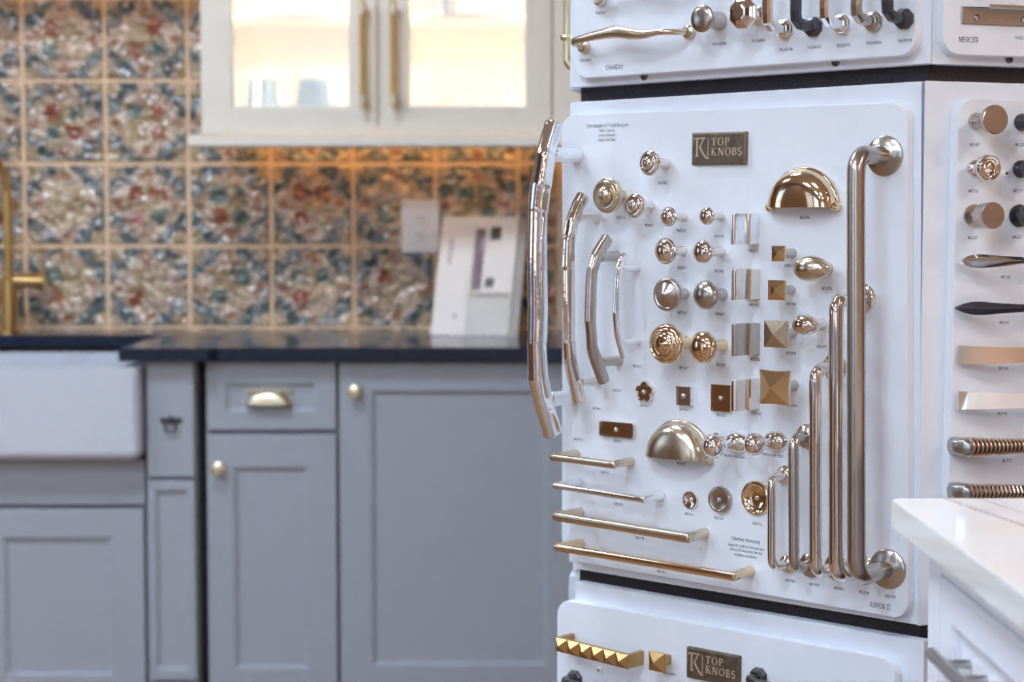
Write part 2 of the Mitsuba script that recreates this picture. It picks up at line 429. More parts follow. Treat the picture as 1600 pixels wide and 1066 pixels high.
# ------------------------------------------------------------------ base cabinets
YD = 3.862                      # plane of the door faces
def front_frame(x0, x1, z0, z1, px0, px1, pz0, pz1, y=YD, th=0.02, be=0.006):
    """A door or drawer face: the rail-and-stile ring with a stepped inner moulding. Returns (ring, panel)."""
    ring = []
    def quad(a, b, c, d):
        ring.append(tm([a, b, c, d], [[0, 1, 2], [0, 2, 3]]))
    o = [(x0, z0), (x1, z0), (x1, z1), (x0, z1)]
    c = 0.002
    def lvl(i, yy):
        ax0, ax1, az0, az1 = i
        return [(ax0, yy, az0), (ax1, yy, az0), (ax1, yy, az1), (ax0, yy, az1)]
    L = [lvl((x0, x1, z0, z1), y + th), lvl((x0, x1, z0, z1), y + c), lvl((x0 + c, x1 - c, z0 + c, z1 - c), y), lvl((px0, px1, pz0, pz1), y),
         lvl((px0 + 0.002, px1 - 0.002, pz0 + 0.002, pz1 - 0.002), y + 0.003), lvl((px0 + be, px1 - be, pz0 + be, pz1 - be), y + 0.004),
         lvl((px0 + be + 0.001, px1 - be - 0.001, pz0 + be + 0.001, pz1 - be - 0.001), y + 0.009)]
    for A, B in zip(L[:-1], L[1:]):
        for k in range(4):
            n = (k + 1) % 4
            quad(A[k], A[n], B[n], B[k])
    quad(*L[0][::-1])
    panel = bx(px0 + be + 0.001, px1 - be - 0.001, y + 0.0085, y + 0.016, pz0 + be + 0.001, pz1 - be - 0.001)
    return cat(ring), panel

def face(parent, kind, x0, x1, z0, z1, p, paint=PAINT_GREY, y=YD):
    ring, panel = front_frame(x0, x1, z0, z1, *p, y=y)
    d = part(parent, kind, ring, paint, smooth=False)
    part(d, 'panel', panel, paint, smooth=False)
    return d

def mushroom(R, h, n=32):
    return lathe([(0, 0), (0.55 * R, 0), (0.5 * R, 0.1 * h), (0.38 * R, 0.45 * h), (0.6 * R, 0.62 * h), (0.97 * R, 0.7 * h), (R, 0.78 * h), (0.9 * R, 0.9 * h), (0.55 * R, 0.98 * h), (0, h)], n)
TOY = lambda x, y, z: T().translate([x, y, z]).rotate([1, 0, 0], 90)      # local z looks at the camera (-Y)

bc = thing('base_cabinet', 'grey base cabinet with a drawer and a door, cup pull on the drawer', 'cabinet')
part(bc, 'carcass', bx(-0.6712, -0.3815, YD + 0.021, Y1 - 0.02, 0.10, 0.886), PAINT_GREY)
part(bc, 'toe_kick', bx(-0.6712, -0.3815, YD + 0.09, YD + 0.10, 0.0, 0.10), PAINT_GREY)
d = face(bc, 'drawer', -0.6665, -0.3844, 0.7328, 0.8828, (-0.6265, -0.4260, 0.7735, 0.8366))
def bin_pull(A, B, D, n=24, k=10, ex=0.7):
    """A bin pull: a quarter shell, open below; half width A, height B, depth D; local y up, z out."""
    def shell(s):
        v = []
        for i in range(n + 1):
            a = math.pi * i / n
            for j in range(k + 1):
                th = math.pi / 2 * j / k
                c, w = math.cos(th) ** ex, math.sin(th) ** ex
                v.append((A * s * math.cos(a) * c, B * s * math.sin(a) * c, D * s * w))
        return np.array(v)
    f = []
    for i in range(n):
        for j in range(k):
            p = i * (k + 1) + j
            f += [(p, p + k + 1, p + k + 2), (p, p + k + 2, p + 1)]
    o, q = tm(shell(1), f), tm(shell(0.94), [t[::-1] for t in f])
    if o.face_normals[len(f) // 2][1] < 0:
        o.invert(); q.invert()
    rim = []
    so, si = shell(1), shell(0.94)
    idx = list(range(0, k + 1)) + [n * (k + 1) + j for j in range(k, -1, -1)]
    vv = np.vstack([so[idx], si[idx]])
    m = len(idx)
    for j in range(m - 1):
        rim += [(j, j + 1, m + j + 1), (j, m + j + 1, m + j)]
    return cat([o, q, tm(vv, rim)])
part(d, 'cup_pull', cat([bin_pull(0.0515, 0.030, 0.028, ex=0.45), bx(-0.0525, 0.0525, 0.0265, 0.033, 0, 0.006, 0.002)]), PALE_BRASS, TOY(-0.5305, YD + 0.0075, 0.789), label='pale brass cup pull')
d = face(bc, 'door', -0.6680, -0.3844, 0.113, 0.7216, (-0.6089, -0.4484, 0.2041, 0.6512))
part(d, 'knob', mushroom(0.0165, 0.028), PALE_BRASS, TOY(-0.6397, YD, 0.6512), label='round pale brass knob')

bc = thing('base_cabinet', 'grey base cabinet with one wide full-height door under the white booklet', 'cabinet')
part(bc, 'carcass', bx(-0.3800, 0.160, YD + 0.021, Y1 - 0.02, 0.10, 0.886), PAINT_GREY)
part(bc, 'toe_kick', bx(-0.3800, 0.160, YD + 0.09, YD + 0.10, 0.0, 0.10), PAINT_GREY)
d = face(bc, 'door', -0.3765, 0.152, 0.113, 0.8814, (-0.3071, 0.0775, 0.2112, 0.8198))
part(d, 'knob', mushroom(0.0165, 0.028), PALE_BRASS, TOY(-0.3406, YD, 0.8198), label='round pale brass knob')

bc = thing('base_cabinet', 'grey base cabinet mostly hidden behind the white display tower', 'cabinet')
part(bc, 'carcass', bx(0.162, 0.98, YD + 0.021, Y1 - 0.02, 0.10, 0.886), PAINT_GREY)
part(bc, 'toe_kick', bx(0.162, 0.98, YD + 0.09, YD + 0.10, 0.0, 0.10), PAINT_GREY)
for a, b in ((0.165, 0.568), (0.572, 0.977)):
    face(bc, 'door', a, b, 0.113, 0.8814, (a + 0.069, b - 0.069, 0.2112, 0.8198))

pl_ = thing('pull_out_cabinet', 'narrow grey pull-out cabinet with a black ring pull beside the sink', 'cabinet')
YP = 3.842
part(pl_, 'carcass', bx(-0.7965, -0.6885, YP + 0.021, Y1 - 0.02, 0.10, 0.886), PAINT_GREY)
dr_ = part(pl_, 'drawer_front', bx(-0.7936, -0.6905, YP, YP + 0.02, 0.632, 0.885, 0.002), PAINT_GREY)
tor = trimesh.creation.torus(0.0125, 0.0022, 28, 10)
rp = part(dr_, 'ring_pull', cat([plate(LineString([(-0.019, 0), (0.019, 0)]).buffer(0.0045).union(Point(0, 0).buffer(0.009)).union(Point(-0.018, 0).buffer(0.006)).union(Point(0.018, 0).buffer(0.006)), 0, 0.004, 0.001),
          lathe([(0, 0), (0.005, 0), (0.005, 0.008), (0.003, 0.011), (0, 0.012)], 16)]), BLACK, TOY(-0.7406, YP, 0.7567), label='black ring pull')
part(rp, 'ring', tor, BLACK, TOY(-0.7406, YP - 0.009, 0.7435))
for z0, z1 in ((0.183, 0.624), (0.06, 0.176)):
    d = face(pl_, 'door' if z0 > 0.1 else 'base_panel', -0.7936, -0.6905, z0, z1, (-0.7785, -0.7055, z0 + 0.022, z1 - 0.020), y=YP)

sc_ = thing('sink_cabinet', 'grey cabinet with two doors under the white apron sink', 'cabinet')
part(sc_, 'carcass', bx(-1.60, -0.802, YD + 0.026, Y1 - 0.02, 0.10, 0.665), PAINT_GREY)
part(sc_, 'apron_rail', bx(-1.60, -0.8045, YD + 0.004, YD + 0.024, 0.5685, 0.668, 0.001), PAINT_GREY)
part(sc_, 'toe_kick', bx(-1.60, -0.802, YD + 0.09, YD + 0.10, 0.0, 0.10), PAINT_GREY)
for a, b in ((-1.1905, -0.8075), (-1.577, -1.194)):
    face(sc_, 'door', a, b, 0.113, 0.5575, (a + 0.0749, b - 0.0697, 0.1884, 0.4958))
bc = thing('base_cabinet', 'grey base cabinet beyond the sink, out of the frame', 'cabinet')
part(bc, 'carcass', bx(-1.95, -1.63, YD + 0.021, Y1 - 0.02, 0.10, 0.886), PAINT_GREY)
face(bc, 'door', -1.945, -1.635, 0.113, 0.8814, (-1.875, -1.705, 0.2112, 0.8198))

# sink and worktop
SX0, SX1 = -1.60, -0.800
outer = rbox(SX0, SX1, 3.800, 4.305, 0.6735, 0.905, 0.020, 20)
outer = outer ^ m3.Manifold.cube((3, 3, 0.2005)).translate((-2.5, 3, 0.6735))
inner = rbox(SX0 + 0.045, -0.846, 3.838, 4.272, 0.69, 1.0, 0.025, 16)
sink = thing('apron_sink', 'white apron-front farmhouse sink set in the dark worktop', 'sink')
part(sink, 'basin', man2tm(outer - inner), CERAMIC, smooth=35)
part(sink, 'drain', lathe([(0, 0), (0.045, 0), (0.045, 0.003), (0.03, 0.004), (0.028, 0.001), (0, 0.001)]), STEEL, T().translate([-1.2, 4.06, 0.690]))
ct = sbox(-1.96, 3.832, 0.985, Y1 - 0.0128).union(sbox(SX0 - 0.002, 3.812, -0.655, 3.9)).union(Polygon([(-0.655, 3.812), (-0.635, 3.832), (-0.655, 3.9)]))
ct = ct.difference(sbox(-1.556, 3.0, -0.846, 4.10)).difference(sbox(-1.556, 4.0, -0.846, 4.285).buffer(0)).difference(sbox(SX0 - 0.1, 3.0, -1.5, 3.83))
ctm = plate(ct, 0.8865, 0.9145, 0)
wt = thing('worktop', 'dark blue-black polished stone worktop along the tiled wall', 'worktop')
part(wt, 'slab', ctm, DARKSTONE, smooth=False)

# brass tap
tap = thing('kitchen_tap', 'brass gooseneck kitchen tap with a side lever at the sink', 'tap')
FX, FY = -1.2414, 4.385
part(tap, 'body', lathe([(0, 0), (0.027, 0), (0.027, 0.006), (0.0215, 0.010), (0.021, 0.132), (0.018, 0.137), (0, 0.138)], 32), BRASS, T().translate([FX, FY, 0.9145]))
arc = [(FX, FY, 1.04), (FX, FY, 1.255)] + [(FX - 0.064 * (1 - math.cos(a)), FY - 0.095 * (1 - math.cos(a)), 1.255 + 0.125 * math.sin(a)) for a in np.linspace(0.15, 3.1, 18)]
arc.append((arc[-1][0], arc[-1][1], 1.18))
part(tap, 'spout', tube(arc, 0.0105, 18), BRASS)
lv = part(tap, 'lever_hub', tube([(FX + 0.015, FY, 1.043), (FX + 0.088, FY, 1.043)], 0.0175, 20, cap=0.1), BRASS)
part(lv, 'lever', tube([(FX + 0.083, FY, 1.055), (FX + 0.086, FY, 1.118)], 0.0042, 12), BRASS)

# booklet that leans on the tiles
bk = thing('sample_booklet', 'white booklet with small pictures leaning on the tile wall', 'booklet')
psi = math.radians(-10.5)
bvec, lvec = np.array([math.cos(psi), math.sin(psi), 0]), np.array([0.0265, 0.140, 0.287])
lvec /= np.linalg.norm(lvec)
nvec = np.cross(bvec, lvec)
BM = np.eye(4)
BM[:3, 0], BM[:3, 1], BM[:3, 2], BM[:3, 3] = bvec, lvec, nvec, (-0.1965, 4.268, 0.9155)
BT = T(BM.tolist())
PAPER = mat('mat_paper', two(prin((0.82, 0.77, 0.72), 0.55)))
PAPER2 = mat('mat_print_grey', two(prin((0.60, 0.55, 0.46), 0.5)))
PH = {k: mat('mat_print_' + k, two(prin(c, 0.45))) for k, c in
      {'plum': (0.16, 0.10, 0.12), 'green': (0.05, 0.06, 0.045), 'text': (0.36, 0.31, 0.29), 'olive': (0.36, 0.30, 0.14), 'grey': (0.33, 0.30, 0.27), 'lilac': (0.42, 0.32, 0.42), 'pale': (0.58, 0.55, 0.50)}.items()}
part(bk, 'cover', bx(0, 0.082, 0, 0.318, -0.012, 0.0005, 0.001), PAPER, BT)
part(bk, 'page_block', bx(0.0822, 0.190, 0, 0.318, -0.012, 0, 0.001), PAPER, BT)
part(bk, 'spine', bx(0.190, 0.213, 0, 0.318, -0.013, -0.004, 0.001), PAPER2, BT)
for m_, x0, x1, y0, y1 in (('pale', 0.0830, 0.1890, 0.001, 0.100), ('plum', 0.088, 0.112, 0.12, 0.285), ('lilac', 0.100, 0.113, 0.225, 0.262), ('green', 0.124, 0.150, 0.255, 0.29), ('green', 0.122, 0.143, 0.128, 0.152),
                           ('grey', 0.100, 0.180, 0.1005, 0.113), ('olive', 0.181, 0.188, 0.1005, 0.112), ('olive', 0.086, 0.097, 0.1005, 0.116)):
    part(bk, 'picture', bx(x0, x1, y0, y1, 0, 0.0004), PH[m_], BT)
part(bk, 'lettering', cat([bx(0.024, 0.033, y, y + 0.006, 0.0005, 0.0009) for y in np.arange(0.19, 0.26, 0.009)]), PH['text'], BT)
part(bk, 'emblem', bx(0.050, 0.060, 0.045, 0.055, 0.0005, 0.0009), PH['text'], BT)

# ------------------------------------------------------------------ wall cabinets
YU = 4.1366
def wall_cabinet(label, cx0, cx1, doors, mid=None):
    k = thing('wall_cabinet', label, 'cabinet')
    b, t, yb = 1.3905, 2.25, Y1 - 0.0135
    part(k, 'back_panel', bx(cx0, cx1, yb - 0.012, yb, b, t), INTERIOR)
    for a, c in ((cx0, cx0 + 0.018), (cx1 - 0.018, cx1)):
        part(k, 'side_panel', bx(a, c, YU + 0.0205, yb - 0.012, b, t), PAINT_CREAM)
    part(k, 'bottom_panel', bx(cx0 + 0.018, cx1 - 0.018, YU + 0.0205, yb - 0.012, b + 0.03, b + 0.052), INTERIOR)
    part(k, 'top_panel', bx(cx0 + 0.018, cx1 - 0.018, YU + 0.0205, yb - 0.012, t - 0.02, t), INTERIOR)
    part(k, 'shelf', bx(cx0 + 0.018, cx1 - 0.018, YU + 0.06, yb - 0.012, 1.6640, 1.6750, 0.001), INTERIOR)
    if mid:
        part(k, 'divider', bx(mid - 0.009, mid + 0.009, YU + 0.0205, yb - 0.012, b + 0.052, t - 0.02), INTERIOR)
    part(k, 'light_rail', bx(cx0 - (0.028 if mid else 0), cx1, YU - 0.012, YU + 0.03, 1.3600, 1.3895, 0.003), PAINT_CREAM)
    part(k, 'light_strip', bx(cx0 + 0.03, cx1 - 0.03, 4.41, 4.425, 1.3825, 1.3904), LAMPFACE, smooth=False, emitter=emitter(LED_WARM))
    for i, (x0, x1, g0, g1, hx) in enumerate(doors):
        z0, z1, gz0, gz1 = 1.3925, 2.248, 1.4527, 2.19
        ring = []
        for A, B in zip([(x0, x1, z0, z1, YU + 0.02), (x0, x1, z0, z1, YU + 0.001), (x0 + 0.001, x1 - 0.001, z0 + 0.001, z1 - 0.001, YU), (g0, g1, gz0, gz1, YU), (g0 + 0.003, g1 - 0.003, gz0 + 0.003, gz1 - 0.003, YU + 0.008), (g0 + 0.003, g1 - 0.003, gz0 + 0.003, gz1 - 0.003, YU + 0.02)],
                        [(x0, x1, z0, z1, YU + 0.001), (x0 + 0.001, x1 - 0.001, z0 + 0.001, z1 - 0.001, YU), (g0, g1, gz0, gz1, YU), (g0 + 0.003, g1 - 0.003, gz0 + 0.003, gz1 - 0.003, YU + 0.008), (g0 + 0.003, g1 - 0.003, gz0 + 0.003, gz1 - 0.003, YU + 0.02), (x0, x1, z0, z1, YU + 0.02)]):
            q = lambda s: [(s[0], s[4], s[2]), (s[1], s[4], s[2]), (s[1], s[4], s[3]), (s[0], s[4], s[3])]
            a, c = q(A), q(B)
            for e in range(4):
                n = (e + 1) % 4
                ring.append(tm([a[e], a[n], c[n], c[e]], [[0, 1, 2], [0, 2, 3]]))
        d = part(k, 'door', cat(ring), PAINT_CREAM, smooth=False)
        gl = tm([(g0 + 0.003, YU + 0.012, gz0 + 0.003), (g1 - 0.003, YU + 0.012, gz0 + 0.003), (g1 - 0.003, YU + 0.012, gz1 - 0.003), (g0 + 0.003, YU + 0.012, gz1 - 0.003)], [[0, 1, 2], [0, 2, 3]])
        part(d, 'pane', gl, GLASS, smooth=False)
        if hx is not None:
            bar = tube([(hx, YU - 0.030, 1.450), (hx, YU - 0.030, 1.690)], 0.0074, 14, cap=0.3)
            posts = [tube([(hx, YU, z), (hx, YU - 0.030, z)], 0.0068, 12) for z in (1.466, 1.674)]
            collars = [tube([(hx, YU - 0.030, z - 0.011), (hx, YU - 0.030, z + 0.011)], 0.0092, 14, cap=0.3) for z in (1.466, 1.674)]
            h = part(d, 'handle', cat([bar] + posts), BRASS, label='brass bar handle')
            for c in collars:
                part(h, 'collar', c, PALE_BRASS)
    return k
wc = wall_cabinet('cream wall cabinet with two lit glass doors and brass bar handles', -0.7220, 0.0930,
                  [(-0.7194, -0.3125, -0.6487, -0.3744, -0.3425), (-0.3085, 0.0915, -0.2403, 0.0326, -0.2717)], mid=-0.3105)
for x0, x1 in ((-0.690, -0.331), (-0.288, 0.064)):
    for x in (x0, x1):
        part(wc, 'interior_lamp', bx(x - .004, x + .004, 4.160, 4.168, 1.45, 2.20), LAMPFACE, smooth=False, emitter=emitter(LED_IN))
wall_cabinet('cream wall cabinet beside the lit glass doors, mostly behind the display tower', 0.0935, 0.62, [(0.0945, 0.355, 0.160, 0.29, None), (0.357, 0.618, 0.42, 0.555, None)])

def tumbler(h, r0, r1, n=12):
    pr = [(0, 0.006), (r0 * 0.9, 0.006), (r1 * 0.93, h)]
    a = lathe([(0, 0), (r0, 0), (r1, h)], n)
    b = lathe([(0, 0.008), (r0 - 0.002, 0.008), (r1 - 0.002, h)], n)
    b.invert()
    return cat([a, b])
for x, lab in ((-0.599, 'blue-tinted glass tumbler near the left edge of the glass door'), (-0.478, 'paler glass tumbler standing nearer the brass bar handle')):
    t = thing('glass_tumbler', lab, 'tumbler', 'tumblers in the lit wall cabinet')
    tb = tumbler(0.088, 0.033, 0.041)
    tb.apply_transform(trimesh.transformations.rotation_matrix(math.pi, (1, 0, 0)))
    tb.apply_translation((x, 4.30, 1.4428 + 0.0885))
    put(t, tb, TUMBLER, smooth=False)
bw = thing('white_cup', 'white flared cup on the upper shelf behind the right glass door', 'cup')
put(bw, lathe([(0, 0), (0.026, 0), (0.028, 0.004), (0.031, 0.03), (0.040, 0.07), (0.043, 0.09), (0.041, 0.09), (0.038, 0.07), (0.029, 0.03), (0, 0.008)], 36), CERAMIC, T().translate([-0.163, 4.30, 1.6752]))

# ------------------------------------------------------------------ the display tower: a hexagonal column of sample boards
PHI = 0.84646
CX, CY = 0.458985, 1.974357
d2, n2_ = np.array([-math.sin(PHI), math.cos(PHI)]), np.array([-math.cos(PHI), -math.sin(PHI)])
SIDE = 0.494147
def hexpt(k):
    p, a = np.array([CX, CY]), PHI
    for _ in range(k):
        p = p + SIDE * np.array([-math.sin(a), math.cos(a)])
        a = a - math.pi / 3
    return p
HEX = [hexpt(k) for k in range(6)]
def frame(origin, xdir):
    m = np.eye(4)
    x = np.array([xdir[0], xdir[1], 0.0]); x /= np.linalg.norm(x)
    up = np.array([0, 0, 1.0])
    m[:3, 0], m[:3, 1], m[:3, 2], m[:3, 3] = x, up, np.cross(x, up), (origin[0], origin[1], 0)
    return m
MF = frame(HEX[1], HEX[0] - HEX[1])          # front face: x to the right from its left edge, y up, z out
MR = frame(HEX[0], (math.sin(math.radians(120) - PHI), math.cos(math.radians(120) - PHI)))   # right face
ML = frame(HEX[1], HEX[1] - HEX[2])          # left face: x = 0 at the shared edge, negative away from the camera
W = 0.032                                     # how far the sample panels stand out
def on(m, x=0, y=0, z=0, rz=0.0):
    a = T(m.tolist()).translate([x, y, z])
    return a.rotate([0, 0, 1], rz) if rz else a

tower = thing('display_tower', 'tall white six-sided tower that carries the hardware sample panels', 'display stand')
hexcore = trimesh.creation.extrude_polygon(Polygon(HEX), 1.93, engine='earcut')
hexcore.apply_translation((0, 0, 0.03))
part(tower, 'core', hexcore, CORE, smooth=False)
MODS = [(1.3531, 1.955, -0.004, 0.506), (0.7323, 1.3344, 0.0, 0.4990), (0.113, 0.7149, 0.0057, 0.509)]
for i, (z0, z1, xl, xr) in enumerate(MODS):
    if i == 1:      # hangs a little out of square
        q = Polygon([(0.0026, z0), (0.5033, z0), (0.4955, z1), (-0.0032, z1)])
        fb = plate(q, 0.001, 0.018, 0.0006)
    else:
        fb = bx(xl, xr, z0, z1, 0.001, 0.018, 0.0006)
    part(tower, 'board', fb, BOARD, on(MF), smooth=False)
    dl, g = xr - SIDE, 0.0007
    P = lambda z: (dl * 0.5 - 0.866 * z + g, dl * 0.866 + 0.5 * z)
    zs = (0.018 - dl * 0.866) / 0.5
    pts = [(dl * 0.5 + g + 0.001, 0.001)]
    pts.append(P(0.001)) if P(0.001)[1] > 0.0012 else None
    pts += [P(zs)] if zs <= 0.018 else [P(0.018), (P(0.018)[0] - 0.0014, 0.018)]
    pts += [(0.475, 0.018), (0.475, 0.001)]
    rbm = trimesh.creation.extrude_polygon(Polygon([(a, -b) for a, b in pts]), z1 - z0, engine='earcut')
    rbm.apply_transform(trimesh.transformations.rotation_matrix(-math.pi / 2, (1, 0, 0)))     # (x, -w, h) -> (x, y = h, z = w)
    v = rbm.vertices.copy()
    v[:, 1] = v[:, 1] - v[:, 1].min() + z0
    v[:, 2] = v[:, 2] - v[:, 2].min() + 0.001
    rbm = tm(v, rbm.faces)
    if rbm.volume < 0:
        rbm.invert()
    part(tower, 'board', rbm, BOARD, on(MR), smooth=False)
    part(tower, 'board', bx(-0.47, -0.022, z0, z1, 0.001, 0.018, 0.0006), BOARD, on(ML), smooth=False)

# sample panels
def panel(label, m, poly, z1=W):
    k = thing('sample_board', label, 'sample board')
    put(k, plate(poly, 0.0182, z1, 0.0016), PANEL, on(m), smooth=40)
    return k
def skew(poly, cx, cy, lean, slope):
    return affinity.affine_transform(poly, [math.cos(slope), math.sin(lean), math.sin(slope), math.cos(lean), cx, cy])
ra = math.radians
P1 = panel('large white sample panel with twig pulls and tall bar pulls, mid tower', MF,
           skew(rrect(-0.2468, 0.2468, -0.2865, 0.2865, 0.021), 0.2447, 1.0286, ra(-1.0), ra(-0.72)))
P0 = panel('white sample panel above the black strip with a wavy bar pull and octagon pulls', MF, rrect(0.0133, 0.4962, 1.3622, 1.93, 0.021))
P2 = panel('white sample panel below the lower black strip with gold pyramid hardware', MF, rrect(-0.0125, 0.4817, 0.128, 0.6925, 0.021))
R1 = panel('white sample panel around the corner with knobs and strap pulls above the quartz counter', MR,
           skew(rrect(-0.2195, 0.2195, -0.2865, 0.2865, 0.021), 0.2345, 1.0295, ra(0.6), 0))
R0 = panel('white sample panel around the corner with a long edge pull above the black strip', MR, rrect(-0.0025, 0.452, 1.3622, 1.93, 0.021))
L1 = panel('white sample panel edge-on at the left side of the tower, middle row', ML, rrect(-0.45, -0.043, 0.742, 1.315, 0.02))
L0 = panel('white sample panel edge-on at the left side of the tower, top row', ML, rrect(-0.46, -0.115, 1.3622, 1.93, 0.02))
L2 = panel('white sample panel edge-on at the left side of the tower, bottom row', ML, rrect(-0.46, -0.100, 0.128, 0.7010, 0.02))

# printed lettering
TXT = {}
def lettering(pan, m, text, x, y, h=0.0034, rz=-0.7, width=None):
    key = (text, h, width)
    if key not in TXT:
        q = meshkit.text_mesh(text, h, 0.00025)
        b = q.bounds
        q.apply_translation((-(b[0][0] + b[1][0]) / 2, -h / 2, 0))
        if width:
            q.apply_scale((width / (b[1][0] - b[0][0]), 1, 1))
        TXT[key] = ply(q, INK)
    part(pan, 'lettering', TXT[key], None, on(m, x, y, W, rz), label=None)

for t, x, y in (('M2033', .1555, 1.2291), ('M2034', .0909, 1.1869), ('M2035', .1348, 1.1774), ('M2039', .1838, 1.1707), ('M2078', .2387, 1.1640), ('M2043', .1851, 1.1259), ('M2082', .2395, 1.1225),
                ('M2044', .1864, 1.0716), ('M2083', .2409, 1.0714), ('M2049', .1884, 1.0047), ('M2088', .2429, 1.0106), ('M2051', .2884, 1.1473), ('M2052', .2899, 1.0839), ('M2050', .2915, 1.0199),
                ('M2052', .2935, .9562), ('M2056', .3379, 1.1307), ('M2058', .3401, 1.0864), ('M2059', .3408, 1.0294), ('M2064', .3432, .9689), ('M2074', .3881, 1.1053), ('M2072', .3818, 1.0386),
                ('M2004', .3574, 1.1860), ('M2002', .1854, .8870), ('M2007', .1293, .9543), ('M2018', .1892, .9536), ('M2022', .2443, .9504), ('M2010', .0878, .9067), ('M2024', .1979, .8262),
                ('M2026', .2417, .8259), ('M2031', .2967, .8254), ('M1961', .1170, 1.0025), ('M1963', .0859, .9703), ('M1966', .0531, .9455), ('M1970', .0223, .9039), ('M1972', .0669, .8651),
                ('M1976', .0892, .8271), ('M1978', .1227, .7879), ('M1983', .1562, .7503), ('M1989', .3430, .7632), ('M1990', .3755, .7630), ('M1994', .4082, .7630), ('M1998', .4410, .7631), ('M1999', .4739, .7629)):
    lettering(P1, MF, t, x, y, 0.0034, width=0.0128)
lettering(P1, MF, 'M2069/M2015', .2632, .9027, 0.0034, width=0.0285)
lettering(P1, MF, 'M2067/M2013', .3172, .9085, 0.0034, width=0.0285)
lettering(P1, MF, 'ASPEN II', .4612, .7506, 0.0062, width=0.0262)
lettering(P1, MF, 'The Beauty of Solid Bronze', .0681, 1.3018, 0.0046, width=0.0655)
for t, y, w_ in (('Hand-Casted', 1.2957, .0243), ('Hand-Polished', 1.2898, .0268), ('Hand-Finished', 1.2839, .0268)):
    lettering(P1, MF, t, .0680, y, 0.0034, width=w_)
lettering(P1, MF, 'Lifetime Warranty', .2805, .8038, 0.0046, width=0.0405)
for t, y, w_ in (('Against defects in materials', .7960, .0505), ('and craftsmanship for the', .7906, .0465), ('original purchaser.', .7852, .0335)):
    lettering(P1, MF, t, .2809, y, 0.0034, width=w_)
for t, x, y in (('TK382PC', .0578, 1.4420), ('TK383BSN', .0323, 1.3849), ('TK385BSN', .2371, 1.3914), ('TK348PN', .2916, 1.3914), ('TK287PN', .3298, 1.3786), ('TK288TB', .3673, 1.3787),
                ('TK289PC', .4056, 1.3783), ('TK290BSN', .4438, 1.3785), ('TK291TB', .4822, 1.3783)):
    lettering(P0, MF, t, x, y, 0.0034, 0, width=0.0175 if not t.endswith('BSN') else 0.0195)
lettering(P0, MF, 'CHAREAU', .0794, 1.3733, 0.0060, 0, width=0.0275)
lettering(P2, MF, 'TK362HB', .0705, .6240, 0.0034, 0, width=0.0175)
lettering(P2, MF, 'TK369HB', .1694, .6242, 0.0034, 0, width=0.0175)
for t, x, y in (('M1119', .0397, 1.2652), ('M1116', .0390, 1.2146), ('M1122', .0388, 1.1634), ('M1120', .0977, 1.2661), ('M1117', .0967, 1.2150), ('M1123', .0961, 1.1640), ('M1145', .0822, 1.1198),
                ('M1144', .0812, 1.0694), ('M1146', .0814, 1.0185), ('M1148', .0808, .9681), ('M1137', .0877, .9147)):
    lettering(R1, MR, t, x, y, 0.0034, 0, width=0.0118)
lettering(R0, MR, 'MERCER', .0300, 1.3788, 0.0062, 0, width=0.0240)
lettering(R0, MR, 'TK522PC', .0965, 1.3830, 0.0034, 0, width=0.0165)

def screw_head(r, slot=True):
    m = lathe([(0, 0), (r, 0), (r, 0.0012), (0.8 * r, 0.0024), (0.4 * r, 0.003), (0, 0.0031)], 24)
    return m
for par, m, x, y, z, r, mt in ((tower, MF, .1157, 1.3612, .018, .0052, DARKMET), (tower, MF, .3875, 1.3620, .018, .0052, DARKMET), (tower, MR, .0908, 1.3608, .018, .0045, DARKMET),
                               (P2, MF, .0597, .6106, W, .0042, SCREW_W), (R1, MR, .0791, 1.2342, W, .0045, SCREW_W)):
    k = part(par, 'screw', screw_head(r), mt, on(m, x, y, z))
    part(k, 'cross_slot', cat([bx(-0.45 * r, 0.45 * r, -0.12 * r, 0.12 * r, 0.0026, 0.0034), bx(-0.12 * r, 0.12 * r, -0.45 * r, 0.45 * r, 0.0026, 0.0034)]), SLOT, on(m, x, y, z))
for y in (1.1035, 1.0145, 0.9655):
    part(L1, 'screw', lathe([(0, 0), (.004, 0), (.004, .0035), (0, .004)], 12), BLACK, on(ML, -0.058, y, W))

# ------------------------------------------------------------------ hardware on the panels
def dome(R, p, rb):
    return [(0, 0), (rb * 1.12, 0), (rb * 1.1, 0.0015), (rb, 0.004), (rb * 0.95, 0.5 * p), (rb, p - 0.34 * R), (0.72 * R, p - 0.30 * R), (0.93 * R, p - 0.17 * R), (R, p - 0.02 * R), (0.985 * R, p + 0.10 * R),
            (0.92 * R, p + 0.22 * R), (0.8 * R, p + 0.34 * R), (0.62 * R, p + 0.45 * R), (0.4 * R, p + 0.52 * R), (0.2 * R, p + 0.555 * R), (0, p + 0.565 * R)]
def rimmed(R, p, rb):
    """A dome that stands on a thin rolled rim."""
    return [(0, 0), (rb * 1.12, 0), (rb * 1.1, 0.0015), (rb, 0.004), (rb * 0.95, 0.5 * p), (rb, p - 0.3 * R), (0.85 * R, p - 0.20 * R), (0.96 * R, p - 0.15 * R), (R, p - 0.08 * R), (0.97 * R, p - 0.01 * R),
            (0.90 * R, p + 0.01 * R), (0.89 * R, p + 0.06 * R), (0.86 * R, p + 0.16 * R), (0.76 * R, p + 0.29 * R), (0.6 * R, p + 0.40 * R), (0.4 * R, p + 0.48 * R), (0.2 * R, p + 0.52 * R), (0, p + 0.53 * R)]
